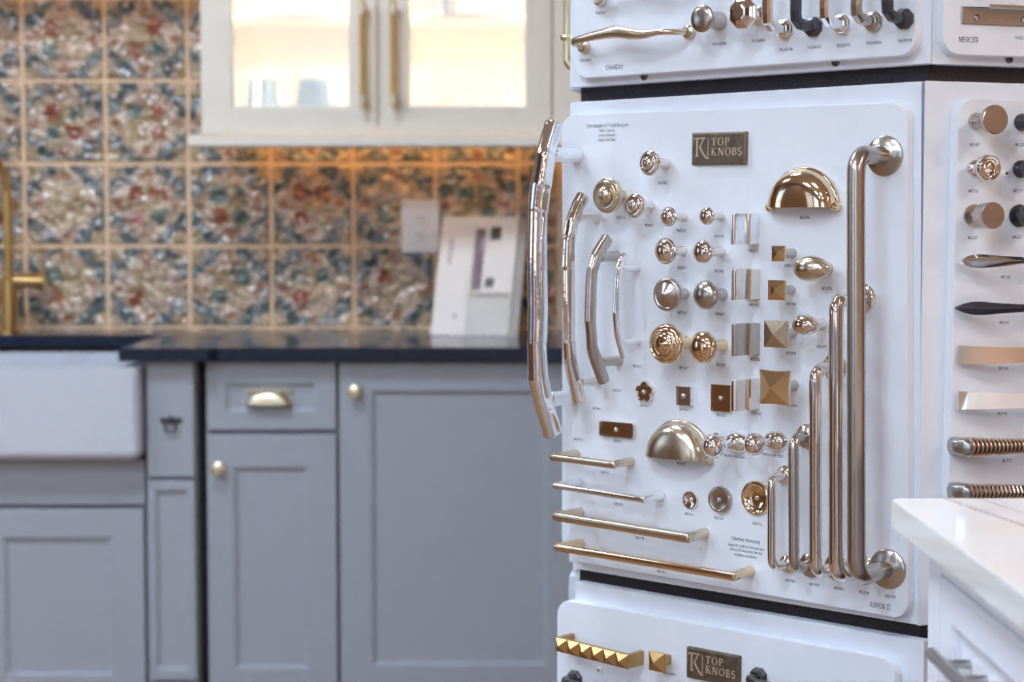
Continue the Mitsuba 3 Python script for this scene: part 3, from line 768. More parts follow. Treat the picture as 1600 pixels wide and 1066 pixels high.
def ringed(R, p, rb):
    return [(0, 0), (rb * 1.1, 0), (rb, 0.003), (rb * 0.95, 0.45 * p), (rb, p - 0.52 * R), (0.62 * R, p - 0.48 * R), (0.84 * R, p - 0.42 * R), (0.97 * R, p - 0.30 * R), (R, p - 0.18 * R), (0.98 * R, p - 0.06 * R),
            (0.92 * R, p - 0.01 * R), (0.88 * R, p - 0.02 * R), (0.87 * R, p + 0.05 * R), (0.83 * R, p + 0.13 * R), (0.75 * R, p + 0.18 * R), (0.67 * R, p + 0.17 * R), (0.62 * R, p + 0.12 * R), (0.58 * R, p + 0.05 * R),
            (0.545 * R, p + 0.05 * R), (0.53 * R, p + 0.17 * R), (0.48 * R, p + 0.28 * R), (0.38 * R, p + 0.37 * R), (0.22 * R, p + 0.435 * R), (0, p + 0.455 * R)]
def coned(R, p, rb):
    return [(0, 0), (rb * 1.1, 0), (rb, 0.003), (rb * 0.95, 0.5 * p), (rb, p - 0.36 * R), (0.7 * R, p - 0.32 * R), (0.9 * R, p - 0.24 * R), (0.985 * R, p - 0.12 * R), (R, p), (0.97 * R, p + 0.10 * R), (0.9 * R, p + 0.16 * R),
            (0.82 * R, p + 0.17 * R), (0.76 * R, p + 0.13 * R), (0.735 * R, p + 0.13 * R), (0.70 * R, p + 0.19 * R), (0.55 * R, p + 0.25 * R), (0.3 * R, p + 0.36 * R), (0.08 * R, p + 0.47 * R), (0, p + 0.49 * R)]
def ring2(R, p, rb):
    return [(0, 0), (rb * 1.1, 0), (rb, 0.003), (rb * 0.95, 0.5 * p), (rb, p - 0.36 * R), (0.7 * R, p - 0.32 * R), (0.92 * R, p - 0.22 * R), (R, p - 0.07 * R), (0.985 * R, p + 0.05 * R), (0.9 * R, p + 0.16 * R),
            (0.84 * R, p + 0.18 * R), (0.80 * R, p + 0.15 * R), (0.76 * R, p + 0.21 * R), (0.66 * R, p + 0.27 * R), (0.58 * R, p + 0.28 * R), (0.55 * R, p + 0.25 * R), (0.50 * R, p + 0.31 * R), (0.36 * R, p + 0.38 * R),
            (0.2 * R, p + 0.42 * R), (0.1 * R, p + 0.46 * R), (0, p + 0.47 * R)]
def stem_head(key, m, prof, x, y, material, split, z=W):
    """A turned knob as its two parts: the stem on the panel, the head on the stem."""
    k = next(i for i, (r, zz) in enumerate(prof) if zz >= split and i > 2)
    part(key, 'stem', lathe(prof[:k + 1] + [(0, prof[k][1])], 28), material, on(m, x, y, z), smooth=35)
    part(key, 'head', lathe([(0, prof[k][1])] + prof[k:], 48), material, on(m, x, y, z), smooth=35)

G = 'round knobs on the large panel'
for x, y, p, R, rb, fn, mt, lab in (
    (.1601, .0769, .0350, .0149, .0062, ringed, P_NICKEL, 'shiny ringed knob, topmost of the knobs, left of the name plate'),
    (.0933, .0389, .0335, .0218, .0060, ringed, S_BRONZE, 'big satin ringed knob, nearest to the twig pulls'),
    (.1381, .0259, .0350, .0147, .0050, ringed, P_NICKEL, 'small shiny ringed knob just right of the big satin ringed knob'),
    (.1865, .0124, .0310, .0119, .0046, rimmed, P_NICKEL, 'smallest shiny mushroom knob of the left knob column, at its top'),
    (.2417, .0129, .0290, .0107, .0045, dome, P_NICKEL, 'smallest plain mushroom knob, top of the right knob column'),
    (.1868, -.0286, .0375, .0158, .0054, rimmed, P_NICKEL, 'shiny mushroom knob, second from top in the left knob column'),
    (.2430, -.0289, .0385, .0137, .0053, dome, P_NICKEL, 'shiny plain knob, second from top in the right knob column'),
    (.1891, -.0805, .0350, .0204, .0061, coned, B_NICKEL, 'brushed nickel knob with a pointed centre and rim'),
    (.2444, -.0799, .0335, .0172, .0068, dome, B_NICKEL, 'brushed nickel plain round knob beside the pointed knob'),
    (.1915, -.1394, .0405, .0245, .0069, ring2, P_BRONZE, 'largest shiny knob with concentric rings, bottom of the left column'),
    (.2459, -.1409, .0405, .0188, .0068, dome, P_BRONZE, 'shiny plain domed knob, bottom of the right knob column')):
    k = thing('round_knob', lab, 'knob', G)
    stem_head(k, MF, fn(R, p, rb), x, y + CAM_Z, mt, p - 0.55 * R)

# square pyramid knobs
def pyramid_head(a, p, h, ny=None, concave=0.0):
    """A square head of half width a whose flat back is at p - 0.4 a and whose point rises h over its front edge."""
    b = p - 0.42 * a
    n = 8
    v, f = [], []
    ring = []
    for e in range(4):
        c0, c1 = [(-1, -1), (1, -1), (1, 1), (-1, 1)][e], [(1, -1), (1, 1), (-1, 1), (-1, -1)][e]
        for t in np.arange(n) / n:
            s = 1 - concave * math.sin(math.pi * t)
            q = np.array(c0) * (1 - t) + np.array(c1) * t
            ring.append(q * a * s)
    ring = np.array(ring)
    m = len(ring)
    v = np.vstack([np.c_[ring * 0.9, np.full(m, b)], np.c_[ring, np.full(m, p - 0.18 * a)], np.c_[ring, np.full(m, p)], [[0, 0, b], [0, 0, p + h]]])
    f = []
    for j in range(m):
        k = (j + 1) % m
        for i in (0, 1):
            f += [(i * m + j, i * m + k, i * m + m + k), (i * m + j, i * m + m + k, i * m + m + j)]
        f += [(3 * m, k, j), (2 * m + j, 2 * m + k, 3 * m + 1)]
    return tm(v, f)
for x, y, p, a, rb, con, mt, lab in (
    (.3412, -.0302, .0295, .0088, .0055, 0, P_BRONZE, 'smallest square pyramid knob, topmost of its column'),
    (.3408, -.0719, .0320, .0113, .0051, 0, P_BRONZE, 'small shiny square pyramid knob, second from top of its column'),
    (.3431, -.1218, .0365, .0154, .0055, 0, S_BRONZE, 'satin square pyramid knob, third from top of its column'),
    (.3456, -.1825, .0420, .0199, .0058, 0.06, P_BRONZE, 'largest square pyramid knob with curved sides, bottom of its column')):
    k = thing('faceted_knob', lab, 'knob', 'square pyramid knobs on the large panel')
    part(k, 'stem', lathe([(0, 0), (rb * 1.08, 0), (rb, .003), (rb * .95, p * .6), (rb * 1.02, p - .42 * a), (0, p - .42 * a)], 28), B_NICKEL, on(MF, x, y + CAM_Z, W))
    part(k, 'head', pyramid_head(a, p, 0.42 * a, concave=con), mt, on(MF, x, y + CAM_Z, W), smooth=20)

# flat-sided knobs: a thin fin on a wider base, the same section all the way down
def block(h):
    half = [(.0084, 0), (.0083, .0030), (.0079, .0090), (.0080, .0160), (.0076, .0182), (.0066, .0192), (.0052, .0190), (.0041, .0186), (.0035, .0198), (.0031, .0235), (.0030, .0330), (.0032, .0400), (.0030, .0420), (.0022, .0431), (.0008, .0434)]
    sec = half + [(-x, z) for x, z in half[::-1]]
    v, m, f = [], len(sec), []
    lv = ((-1, .93), (-.985, .972), (-.955, .995), (-.91, 1), (.91, 1), (.955, .995), (.985, .972), (1, .93))
    for sy, sx in lv:
        v += [(x * sx, sy * h / 2 * (1 - .04 * (1 - min(1, z / .008))), z * (1 - (1 - sx) * .3)) for x, z in sec]
    for i in range(7):
        for j in range(m):
            k = (j + 1) % m
            f += [(i * m + j, i * m + m + k, i * m + k), (i * m + j, i * m + m + j, i * m + m + k)]
    nh = len(half)
    for i in (0, 7):
        for j in range(nh - 1):
            p, q, r_, t = i * m + j, i * m + j + 1, i * m + m - 2 - j, i * m + m - 1 - j
            tr = [(p, q, r_), (p, r_, t)]
            f += tr if i == 7 else [x[::-1] for x in tr]
    q = tm(v, f)
    if q.volume < 0:
        q.invert()
    return q
for y, h, mt, lab in ((-.0022, .0358, CHROME, 'bright chrome flat-sided square knob, topmost of the four'), (-.0665, .0359, P_NICKEL, 'shiny nickel flat-sided square knob, second from top of the four'),
                      (-.1305, .0375, B_NICKEL, 'brushed grey flat-sided square knob, third from top of the four'), (-.1952, .0366, P_NICKEL, 'shiny nickel flat-sided square knob at the bottom, beside the square backplate')):
    k = thing('flat_sided_knob', lab, 'knob', 'flat-sided square knobs on the large panel')
    put(k, block(h), mt, on(MF, .2872 + (.0006 if y > -.05 else .0014 - y * .008), y + CAM_Z, W), smooth=28)

# egg knobs
def egg(a, b, z0):
    m = trimesh.creation.icosphere(4, 1.0)
    v = m.vertices.copy()
    v[:, 1] *= 1 - 0.12 * v[:, 0]
    m = tm(v * (a, b, b * 0.95), m.faces)
    m.apply_translation((0, 0, z0))
    return m
for x, y, p, a, b, rb, mt, lab in ((.3899, -.0465, .0350, .0235, .0141, .0057, S_BRONZE, 'large satin egg-shaped knob left of the tallest bar pull'),
                                  (.3840, -.1099, .0375, .0172, .0116, .0058, P_NICKEL, 'small shiny egg-shaped knob below the large satin one')):
    k = thing('egg_knob', lab, 'knob', 'egg-shaped knobs on the large panel')
    part(k, 'stem', lathe([(0, 0), (rb * 1.1, 0), (rb, .003), (rb * .9, p - .8 * b), (0, p - .5 * b)], 28), mt, on(MF, x, y + CAM_Z, W))
    part(k, 'head', egg(a, b, p), mt, on(MF, x, y + CAM_Z, W), smooth=True)
# ball knobs on oval backplates
for x, y, p, R, a, b, m1, m2, l1, l2 in ((.2649, -.2555, .0430, .0152, .0155, .0128, CHROME, CHROME, 'chrome ball knob touching the satin cup pull', 'chrome domed oval backplate behind the larger ball knob'),
                                       (.3196, -.2496, .0420, .0130, .0140, .0122, P_NICKEL, P_NICKEL, 'smaller nickel ball knob left of the short bar pulls', 'shiny domed oval backplate behind the smaller ball knob')):
    k = thing('backplate', l2, 'backplate', 'backplates on the large panel')
    v = trimesh.creation.icosphere(4, 1.0)
    q = v.vertices.copy()
    q[:, 2] = np.where(q[:, 2] > 0, q[:, 2] * .62, q[:, 2] * .0)
    put(k, tm(q * (a * 1.22, b, b * 1.35), v.faces), m2, on(MF, x + .002, y + CAM_Z, W), smooth=True)
    k = thing('ball_knob', l1, 'knob', 'ball knobs on the large panel')
    part(k, 'stem', tube([(0, 0, b * .80), (0, 0, p - .7 * R)], .0045, 20), m1, on(MF, x, y + CAM_Z, W))
    part(k, 'ball', lathe([(R * math.sin(t), p - R * math.cos(t)) for t in np.linspace(0, math.pi, 33)], 48), m1, on(MF, x, y + CAM_Z, W), smooth=True)

# flat backplates, each with its screw
def backplate(label, x, y, poly, inner, th, mt, face_mt=None, dish=0.0012):
    k = thing('backplate', label, 'backplate', 'backplates on the large panel')
    ring = poly.difference(inner)
    bevel = plate(poly, 0, th - .0006, .0018)
    part(k, 'plate', cat([bevel, plate(ring.buffer(-.0004), th - .0012, th)]), mt, on(MF, x, y + CAM_Z, W), smooth=False)
    part(k, 'inlay', plate(inner, th - .0008, th - .0003), face_mt or mt, on(MF, x, y + CAM_Z, W), smooth=False)
    part(k, 'screw', lathe([(0, 0), (.0032, 0), (.0031, .0012), (.0024, .0023), (.0012, .0029), (0, .003)], 20), CHROME, on(MF, x, y + CAM_Z, W + th - .0004))
    return k
def flower(r, n=5):
    return shapely.unary_union([Point(0, 0).buffer(.55 * r)] + [Point(.60 * r * math.cos(t), .60 * r * math.sin(t)).buffer(.42 * r, quad_segs=8) for t in math.pi / 2 + np.arange(n) * 2 * math.pi / n])
backplate('small bronze flower-shaped backplate with a silver screw', .1327, -.2030, flower(.0130), flower(.0104), .0070, P_NICKEL, P_BRONZE)
backplate('small silver square backplate with a silver screw', .1920, -.2044, sbox(-.0108, -.0116, .0108, .0116), sbox(-.0080, -.0088, .0080, .0088), .0060, CHROME, CHROME)
backplate('larger bronze square backplate with a silver screw', .2464, -.2036, sbox(-.0142, -.0162, .0142, .0162), sbox(-.0112, -.0132, .0112, .0132), .0055, P_BRONZE, P_BRONZE)
backplate('oblong bronze backplate with a silver screw above the short bar pulls', .0886, -.2532, rrect(-.0275, .0275, -.0098, .0098, .004), rrect(-.0255, .0195, -.0076, .0076, .002), .0060, P_NICKEL, P_BRONZE)
for lab, x, y, R, mt, prof in (
    ('small round shiny backplate with a screw, leftmost of three round ones', .2010, -.3309, .0109, P_NICKEL, [(1, 0), (1, .35), (.92, .5), (.8, .5), (.66, .30), (.3, .22)]),
    ('round brushed backplate with a screw, middle of three round ones', .2451, -.3258, .0158, B_NICKEL, [(1, 0), (1, .42), (.95, .5), (.82, .52), (.76, .46), (.3, .42)]),
    ('large round shiny brass backplate with a screw, beside the bar pulls', .2960, -.3189, .0206, P_BRONZE, [(1, 0), (1, .12), (.95, .26), (.86, .30), (.74, .16), (.5, .05), (.2, .04)])):
    k = thing('backplate', lab, 'backplate', 'backplates on the large panel')
    pr = [(0, 0)] + [(a * R, b * R * .8) for a, b in prof] + [(0, prof[-1][1] * R * .8)]
    part(k, 'plate', lathe(pr, 48), mt, on(MF, x, y + CAM_Z, W), smooth=35)
    part(k, 'screw', lathe([(0, 0), (.0032, 0), (.0031, .0012), (.0024, .0023), (.0012, .0029), (0, .003)], 20), CHROME, on(MF, x, y + CAM_Z, W + pr[-1][1] - .0003))

# cup pulls
for lab, x, y, A, B, D, mt in (('polished bronze cup pull above the egg-shaped knobs', .3574, .0225, .0445, .0440, .0245, P_BRONZE), ('satin bronze cup pull beside the chrome ball knob', .1854, -.2800, .0440, .0445, .0280, S_BRONZE)):
    k = thing('cup_pull', lab, 'cup pull', 'cup pulls on the large panel')
    part(k, 'hood', bin_pull(A, B, D, 48, 20, .62), mt, on(MF, x, y + CAM_Z, W), smooth=40)
    arcp = [(A * math.cos(t) * .985, B * math.sin(t) * .985, .003) for t in np.linspace(0, math.pi, 40)]
    part(k, 'rim', tube(arcp, .0032, 12), mt, on(MF, x, y + CAM_Z, W))
    for s in (-1, 1):
        part(k, 'foot', lathe([(0, 0), (.0052, 0), (.0054, .004), (.0045, .010), (.002, .0125), (0, .013)], 20), mt, on(MF, x + s * (A - .001), y + CAM_Z + .0005, W))

# twig-shaped pulls
def twig(feet, path, r, fr, seed):
    """A cast branch: a kinked, squared bar whose two side stubs run back to the panel and flare where they leave the bar."""
    rng = np.random.default_rng(seed)
    raw = bend([(p[0], p[1], p[2]) for p in path], 2.2 * r, 5)
    pts = [raw[0]]
    for q in raw[1:]:
        n = max(1, int(np.linalg.norm(q - pts[-1]) / (1.1 * r)))
        pts += [pts[-1] + (q - pts[-1]) * (i + 1) / n for i in range(n)]
    pts = np.array(pts)
    L = np.linspace(0, 1, len(pts))
    wob = 1 + 0.09 * np.interp(L, np.linspace(0, 1, 11), rng.uniform(-1, 1, 11))
    pts[:, 2] += 0.10 * r * np.interp(L, np.linspace(0, 1, 9), rng.uniform(-1, 1, 9))
    pts[:, 0] += 0.12 * r * np.interp(L, np.linspace(0, 1, 8), rng.uniform(-1, 1, 8))
    bar = tube(pts, r * wob, 24, flat=1.18, power=3.0, up=[0, 0, 1], cap=0.10)
    legs = []
    for fx, fy in feet:
        top = pts[int(np.argmin(np.abs(pts[:, 1] - fy)))]
        line = smooth_curve([(fx, fy, 0), (fx, fy, top[2] * .35), (fx, fy, top[2] * .6), (fx, fy, top[2] * .8), (top[0], top[1], top[2] - .75 * r)], 6)
        legs.append(tube(line, np.interp(np.linspace(0, 1, len(line)), [0, .08, .45, .65, .8, 1], [fr * 1.05, fr, fr * .93, fr * 1.0, fr * 1.08, fr * .82]), 20))
    # cast in one piece: joined, then rubbed down so that the stubs run into the bar
    to = lambda q: m3.Manifold(m3.Mesh(np.asarray(q.vertices, np.float32), np.asarray(q.faces, np.uint32)))
    one = m3.Manifold.batch_boolean([to(bar)] + [to(l) for l in legs], m3.OpType.Add).refine_to_length(0.0016 if r > .005 else 0.0010)
    q = man2tm(one)
    q.merge_vertices()
    return trimesh.smoothing.filter_taubin(q, lamb=.55, nu=.56, iterations=26)
TW = [('longest chrome twig-shaped pull at the left edge of the large panel', ((.0201, .0907), (.0168, -.2167)), 0.0104, .0100, CHROME,
       [(.0206, .1283, .0447), (.0202, .0912, .0626), (.0197, .0515, .0706), (.0194, .0198, .0744), (.0188, -.0357, .0752), (.0181, -.0994, .0749), (.0176, -.1432, .0760), (.0171, -.1875, .0722), (.0167, -.2287, .0579), (.0163, -.2607, .0437)]),
      ('polished nickel twig-shaped pull, second longest of the four', ((.0523, .0129), (.0556, -.1931)), 0.0068, .0070, P_NICKEL,
       [(.0518, .0382, .0271), (.0521, .0254, .0386), (.0523, .0079, .0489), (.0527, -.0142, .0548), (.0533, -.0513, .0573), (.0544, -.1179, .0572), (.0548, -.1401, .0575), (.0551, -.1632, .0560), (.0555, -.1859, .0495), (.0560, -.2176, .0400)]),
      ('brushed nickel twig-shaped pull, third longest of the four', ((.0856, -.0367), (.0891, -.1667)), 0.0060, .0062, B_NICKEL,
       [(.0850, -.0139, .0203), (.0853, -.0229, .0295), (.0856, -.0365, .0423), (.0861, -.0525, .0500), (.0866, -.0729, .0525), (.0878, -.1167, .0569), (.0886, -.1459, .0540), (.0891, -.1661, .0450), (.0898, -.1914, .0330)]),
      ('shortest and thinnest chrome twig-shaped pull, nearest to the knobs', ((.1173, -.0506), (.1200, -.1406)), 0.0037, .0041, CHROME,
       [(.1168, -.0341, .0248), (.1170, -.0406, .0324), (.1173, -.0507, .0372), (.1180, -.0725, .0405), (.1190, -.1051, .0450), (.1196, -.1231, .0440), (.1200, -.1387, .0397), (.1207, -.1597, .0325)])]
for i, (lab, feet, r, fr, mt, path) in enumerate(TW):
    k = thing('twig_pull', lab, 'pull handle', 'twig-shaped pulls on the large panel')
    put(k, twig(feet, path, r, fr, i + 3), mt, on(MF, 0, CAM_Z, W), smooth=True)

# flat-ended bar pulls, lying
for lab, f0, f1, r, rf, mt in (('short satin bar pull, topmost of the four lying bar pulls', (.0205, -.2900), (.1085, -.2918), .0047, .0058, S_BRONZE), ('thin chrome bar pull, second of the four lying bar pulls', (.0240, -.3260), (.1545, -.3305), .0040, .0066, CHROME),
                               ('thick satin bar pull, third of the four lying bar pulls', (.0270, -.3650), (.2212, -.3694), .0063, .0066, S_BRONZE), ('longest polished bar pull, lowest of the four lying bar pulls', (.0280, -.4045), (.2870, -.4074), .0053, .0066, P_BRONZE)):
    k = thing('bar_pull', lab, 'pull handle', 'lying bar pulls on the large panel')
    f0, f1 = np.array(f0), np.array(f1)
    ex, p = .004, .0375
    a = np.array([f0[0] - ex - .0055, f0[1] - .001, p]); b = np.array([f1[0] + ex, f1[1] - .001, p])
    part(k, 'grip', tube([a + (b - a) * t for t in np.linspace(0, 1, 12)], r, 18, power=2.4, cap=.5), mt, on(MF, 0, CAM_Z, W), smooth=45)
    for f, e, s in ((f0, a, 1), (f1, b, -1)):
        leg = smooth_curve([(f[0], f[1], 0), (f[0], f[1], .006), (f[0] - s * .001, f[1], .018), (e[0] + s * r * .7, e[1], p - r * .1)], 6)
        part(k, 'leg', tube(leg, np.interp(np.linspace(0, 1, len(leg)), [0, .3, .65, 1], [rf, rf * .97, (rf + r) / 2 * .95, r * .97]), 18), mt, on(MF, 0, CAM_Z, W), smooth=45)

# tall D-shaped pulls with round flanges
for lab, a, b, p0, p1, fl, r, mt in (
    ('tallest and thickest brushed D pull on the right of the large panel', (.4600, .0786), (.4710, -.3811), .0621, .0685, .0226, .0099, B_NICKEL),
    ('polished D pull, second tallest, beside the thick brushed one', (.4333, -.0791), (.4402, -.3858), .0553, .0596, .0172, .0082, P_NICKEL),
    ('polished D pull, third tallest of the five', (.3998, -.1589), (.4054, -.3880), .0422, .0459, .0158, .0071, P_NICKEL),
    ('brushed D pull, second shortest of the five', (.3644, -.2406), (.3705, -.3895), .0300, .0355, .0146, .0062, B_NICKEL),
    ('shortest polished D pull, next to the round brass backplate', (.3355, -.2885), (.3402, -.3915), .0300, .0350, .0120, .0052, P_NICKEL)):
    k = thing('d_pull', lab, 'pull handle', 'tall D pulls on the large panel')
    br = 2.0 * r
    pts = bend([(a[0], a[1], 0.001), (a[0], a[1], p0), (b[0], b[1], p1), (b[0], b[1], 0.001)], br, 10)
    nb = [pts[0]]
    for q in pts[1:]:
        n = max(1, int(np.linalg.norm(q - nb[-1]) / .03))
        nb += [nb[-1] + (q - nb[-1]) * (i + 1) / n for i in range(n)]
    part(k, 'grip', tube(np.array(nb), r, 26), mt, on(MF, 0, CAM_Z, W), smooth=50)
    for f in (a, b):
        part(k, 'flange', lathe([(0, 0), (fl, 0), (fl, .0012), (.985 * fl, .0024), (.86 * fl, .0042), (.62 * fl, .0056), (r * 1.15, .0066), (r, .0072), (0, .0072)], 48), mt, on(MF, f[0], f[1] + CAM_Z, W), smooth=35)

# the maker's plate: a monogram and two words in raised serif lettering
def stroke(pts, w):
    return LineString(pts).buffer(w / 2, cap_style=2, join_style=2)
def glyph(c):
    thin, fat = .07, .16
    S = lambda x, y, w=.34: stroke([(x - w / 2, y), (x + w / 2, y)], .06)
    arcp = lambda cx, cy, rx, ry, a0, a1: [(cx + rx * math.cos(t), cy + ry * math.sin(t)) for t in np.linspace(a0, a1, 24)]
    hp = math.pi / 2
    if c == 'T': q, w = [stroke([(.35, 0), (.35, 1)], fat), stroke([(0, .96), (.7, .96)], thin), stroke([(.03, 1), (.03, .8)], thin), stroke([(.67, 1), (.67, .8)], thin), S(.35, .03)], .7
    elif c == 'O': q, w = [Polygon(arcp(.42, .5, .42, .52, 0, 4 * hp)).difference(Polygon(arcp(.42, .5, .27, .46, 0, 4 * hp)))], .84
    elif c == 'P': q, w = [stroke([(.16, 0), (.16, 1)], fat), stroke([(.16, .96), (.36, .96)] + arcp(.36, .73, .23, .23, hp, -hp) + [(.16, .50)], .10), S(.16, .03), S(.12, .97, .24)], .62
    elif c == 'K': q, w = [stroke([(.16, 0), (.16, 1)], fat), stroke([(.2, .46), (.62, 1)], thin), stroke([(.30, .56), (.70, 0)], fat), S(.16, .03), S(.16, .97), S(.62, .97, .26), S(.68, .03, .26)], .82
    elif c == 'N': q, w = [stroke([(.12, 0), (.12, 1)], thin), stroke([(.10, 1), (.74, 0)], fat), stroke([(.72, 0), (.72, 1)], thin), S(.12, .03, .28), S(.08, .97, .24), S(.72, .97, .28)], .86
    elif c == 'B': q, w = [stroke([(.16, 0), (.16, 1)], fat), stroke([(.16, .96), (.34, .96)] + arcp(.34, .74, .20, .22, hp, -hp) + [(.16, .52)], .10), stroke([(.16, .52), (.36, .52)] + arcp(.36, .28, .24, .24, hp, -hp) + [(.16, .04)], .11), S(.12, .03, .24), S(.12, .97, .24)], .66
    elif c == 'S': q, w = [stroke(arcp(.28, .745, .22, .215, .5, 3 * hp) + arcp(.28, .255, .24, .255, hp, -2.6), .12)], .55
    return shapely.unary_union(q), w
def word(t, h, gap=.16):
    x, out = 0, []
    for c in t:
        g, w = glyph(c)
        out.append(affinity.translate(g, x, 0))
        x += w + gap
    return affinity.scale(shapely.unary_union(out), h, h, origin=(0, 0)), (x - gap) * h
def extr(geom, z0, z1):
    return cat([plate(g, z0, z1) for g in getattr(geom, 'geoms', [geom]) if g.area > 1e-9])
def maker_plate(lab, x, y, m=MF, rz=0.0):
    k = thing('name_plate', lab, 'name plate', 'raised-letter name plates')
    wd, ht = .0775, .0385
    tw = on(m, x, y, W, rz)
    part(k, 'plate', plate(rrect(-wd / 2, wd / 2, -ht / 2, ht / 2, .0006, 2), 0, .0052, .0022), PEWTER, tw, smooth=20)
    top = []
    for t, yy, tw_ in (('TOP', .0033, .0255), ('KNOBS', -.0085, .0430)):
        g, w_ = word(t, .0092)
        top.append(affinity.translate(affinity.scale(g, tw_ / w_, 1, origin=(0, 0)), -.0095, yy))
    mono = [stroke([(-.0355, .0125), (-.0180, .0125)], .0014), stroke([(-.0350, .0130), (-.0350, .0098)], .0010), stroke([(-.0300, .0125), (-.0300, -.0085)], .0021), stroke([(-.0325, -.0085), (-.0272, -.0085)], .0012),
            stroke([(-.0262, .0016), (-.0200, .0125)], .0014), stroke([(-.0265, .0022), (-.0205, -.0068), (-.0175, -.0105), (-.0150, -.0118), (-.0128, -.0116)], .0019), stroke([(-.0142, -.0098), (-.0142, .0130)], .0009)]
    part(k, 'lettering', extr(shapely.unary_union(top + mono), .0050, .0061), PEWTER_HI, tw, smooth=False)
maker_plate('pewter name plate with raised letters TK TOP KNOBS on the large middle panel', .2402, .0930 + CAM_Z, rz=-.7)
maker_plate('pewter name plate with raised TK TOP KNOBS on the lowest panel, cut by the frame', .2371, -.5305 + CAM_Z)

# ------------------------------------------------------------------ upper front panel
k = thing('wave_pull', 'long satin wavy bar pull on the top panel', 'pull handle')
wv = smooth_curve([(.0352, .2290, .020, .0042), (.0395, .2306, .030, .0044), (.0532, .2323, .033, .0046), (.0785, .2352, .033, .0061), (.1074, .2370, .033, .0076), (.1300, .2331, .033, .0070), (.1490, .2310, .032, .0054), (.1676, .2324, .031, .0039),
                   (.1800, .2322, .029, .0037), (.1900, .2318, .022, .0037), (.1945, .2325, .012, .0037)], 7)
part(k, 'grip', tube(wv[:, :3], wv[:, 3], 20), S_BRONZE, on(MF, 0, CAM_Z, W), smooth=50)
part(k, 'leg', tube(smooth_curve([(.0329, .2270, 0), (.0331, .2275, .010), (.0345, .2288, .022), (.0390, .2305, .030)], 5), .0042, 16), S_BRONZE, on(MF, 0, CAM_Z, W))
for x, y in ((.0329, .2270), (.1952, .2333)):
    part(k, 'foot', lathe([(0, 0), (.0078, 0), (.0085, .003), (.0078, .007), (.0045, .009), (0, .009)], 28), S_BRONZE, on(MF, x, y + CAM_Z, W))
k = thing('wave_pull', 'chrome pull at the top left corner of the top panel, mostly out of the frame', 'pull handle')
wv2 = smooth_curve([(.0352, .2852, .020, .0042), (.0395, .2870, .030, .0044), (.0532, .2890, .033, .0046), (.0785, .2925, .033, .0061), (.1074, .2940, .033, .0076), (.1300, .2905, .033, .0070), (.1490, .2880, .032, .0054), (.1676, .2895, .031, .0039), (.1900, .2890, .022, .0037), (.1945, .2895, .012, .0037)], 7)
sh_ = np.array([.026, 0, 0])
part(k, 'grip', tube(wv2[:, :3] + sh_, wv2[:, 3], 20), CHROME, on(MF, 0, CAM_Z, W), smooth=50)
part(k, 'leg', tube(smooth_curve(np.array([(.0329, .2830, 0), (.0331, .2835, .010), (.0345, .2850, .022), (.0390, .2870, .030)]) + sh_, 5), .0042, 16), CHROME, on(MF, 0, CAM_Z, W))
for x, y in ((.0329, .2830), (.1952, .2895)):
    part(k, 'foot', lathe([(0, 0), (.0078, 0), (.0085, .003), (.0078, .007), (.0045, .009), (0, .009)], 28), CHROME, on(MF, x + .026, y + CAM_Z, W))
k = thing('trumpet_knob', 'brushed nickel trumpet-shaped knob at the end of the wavy pull', 'knob')
stem_head(k, MF, [(0, 0), (.0112, 0), (.0110, .002), (.0104, .012), (.0103, .020), (.0115, .026), (.0145, .031), (.0160, .0335), (.0158, .0355), (.0145, .0370), (.0100, .0385), (0, .0392)], .2369, .2430 + CAM_Z, B_NICKEL, .024)

def octo(levels, rot=math.pi / 8):
    """Stacked octagons (circumradius, z): a faceted, stepped solid."""
    v, f = [], []
    a = np.arange(8) * math.pi / 4 + rot
    for r, z in levels:
        v += [(r * math.cos(t), r * math.sin(t), z) for t in a]
    n = len(levels)
    for i in range(n - 1):
        for j in range(8):
            k = (j + 1) % 8
            f += [(i * 8 + j, i * 8 + k, i * 8 + 8 + k), (i * 8 + j, i * 8 + 8 + k, i * 8 + 8 + j)]
    v += [(0, 0, levels[0][1]), (0, 0, levels[-1][1])]
    for j in range(8):
        k = (j + 1) % 8
        f += [(n * 8, k, j), ((n - 1) * 8 + j, (n - 1) * 8 + k, n * 8 + 1)]
    return tm(v, f)
k = thing('stepped_knob', 'polished stepped octagon knob left of the octagon bar pulls', 'knob')
part(k, 'base', octo([(.0105, 0), (.0105, .003), (.0088, .0042), (.0088, .006), (.0065, .0075), (.0055, .012)]), P_NICKEL, on(MF, .2917, .2455 + CAM_Z, W), smooth=False)
part(k, 'head', octo([(.0055, .012), (.0060, .020), (.0100, .024), (.0165, .027), (.0190, .029), (.0190, .033), (.0165, .0345), (.0165, .036), (.0135, .0375), (.0135, .039), (.0095, .0405), (.0075, .041)]), P_NICKEL, on(MF, .2917, .2455 + CAM_Z, W), smooth=False)
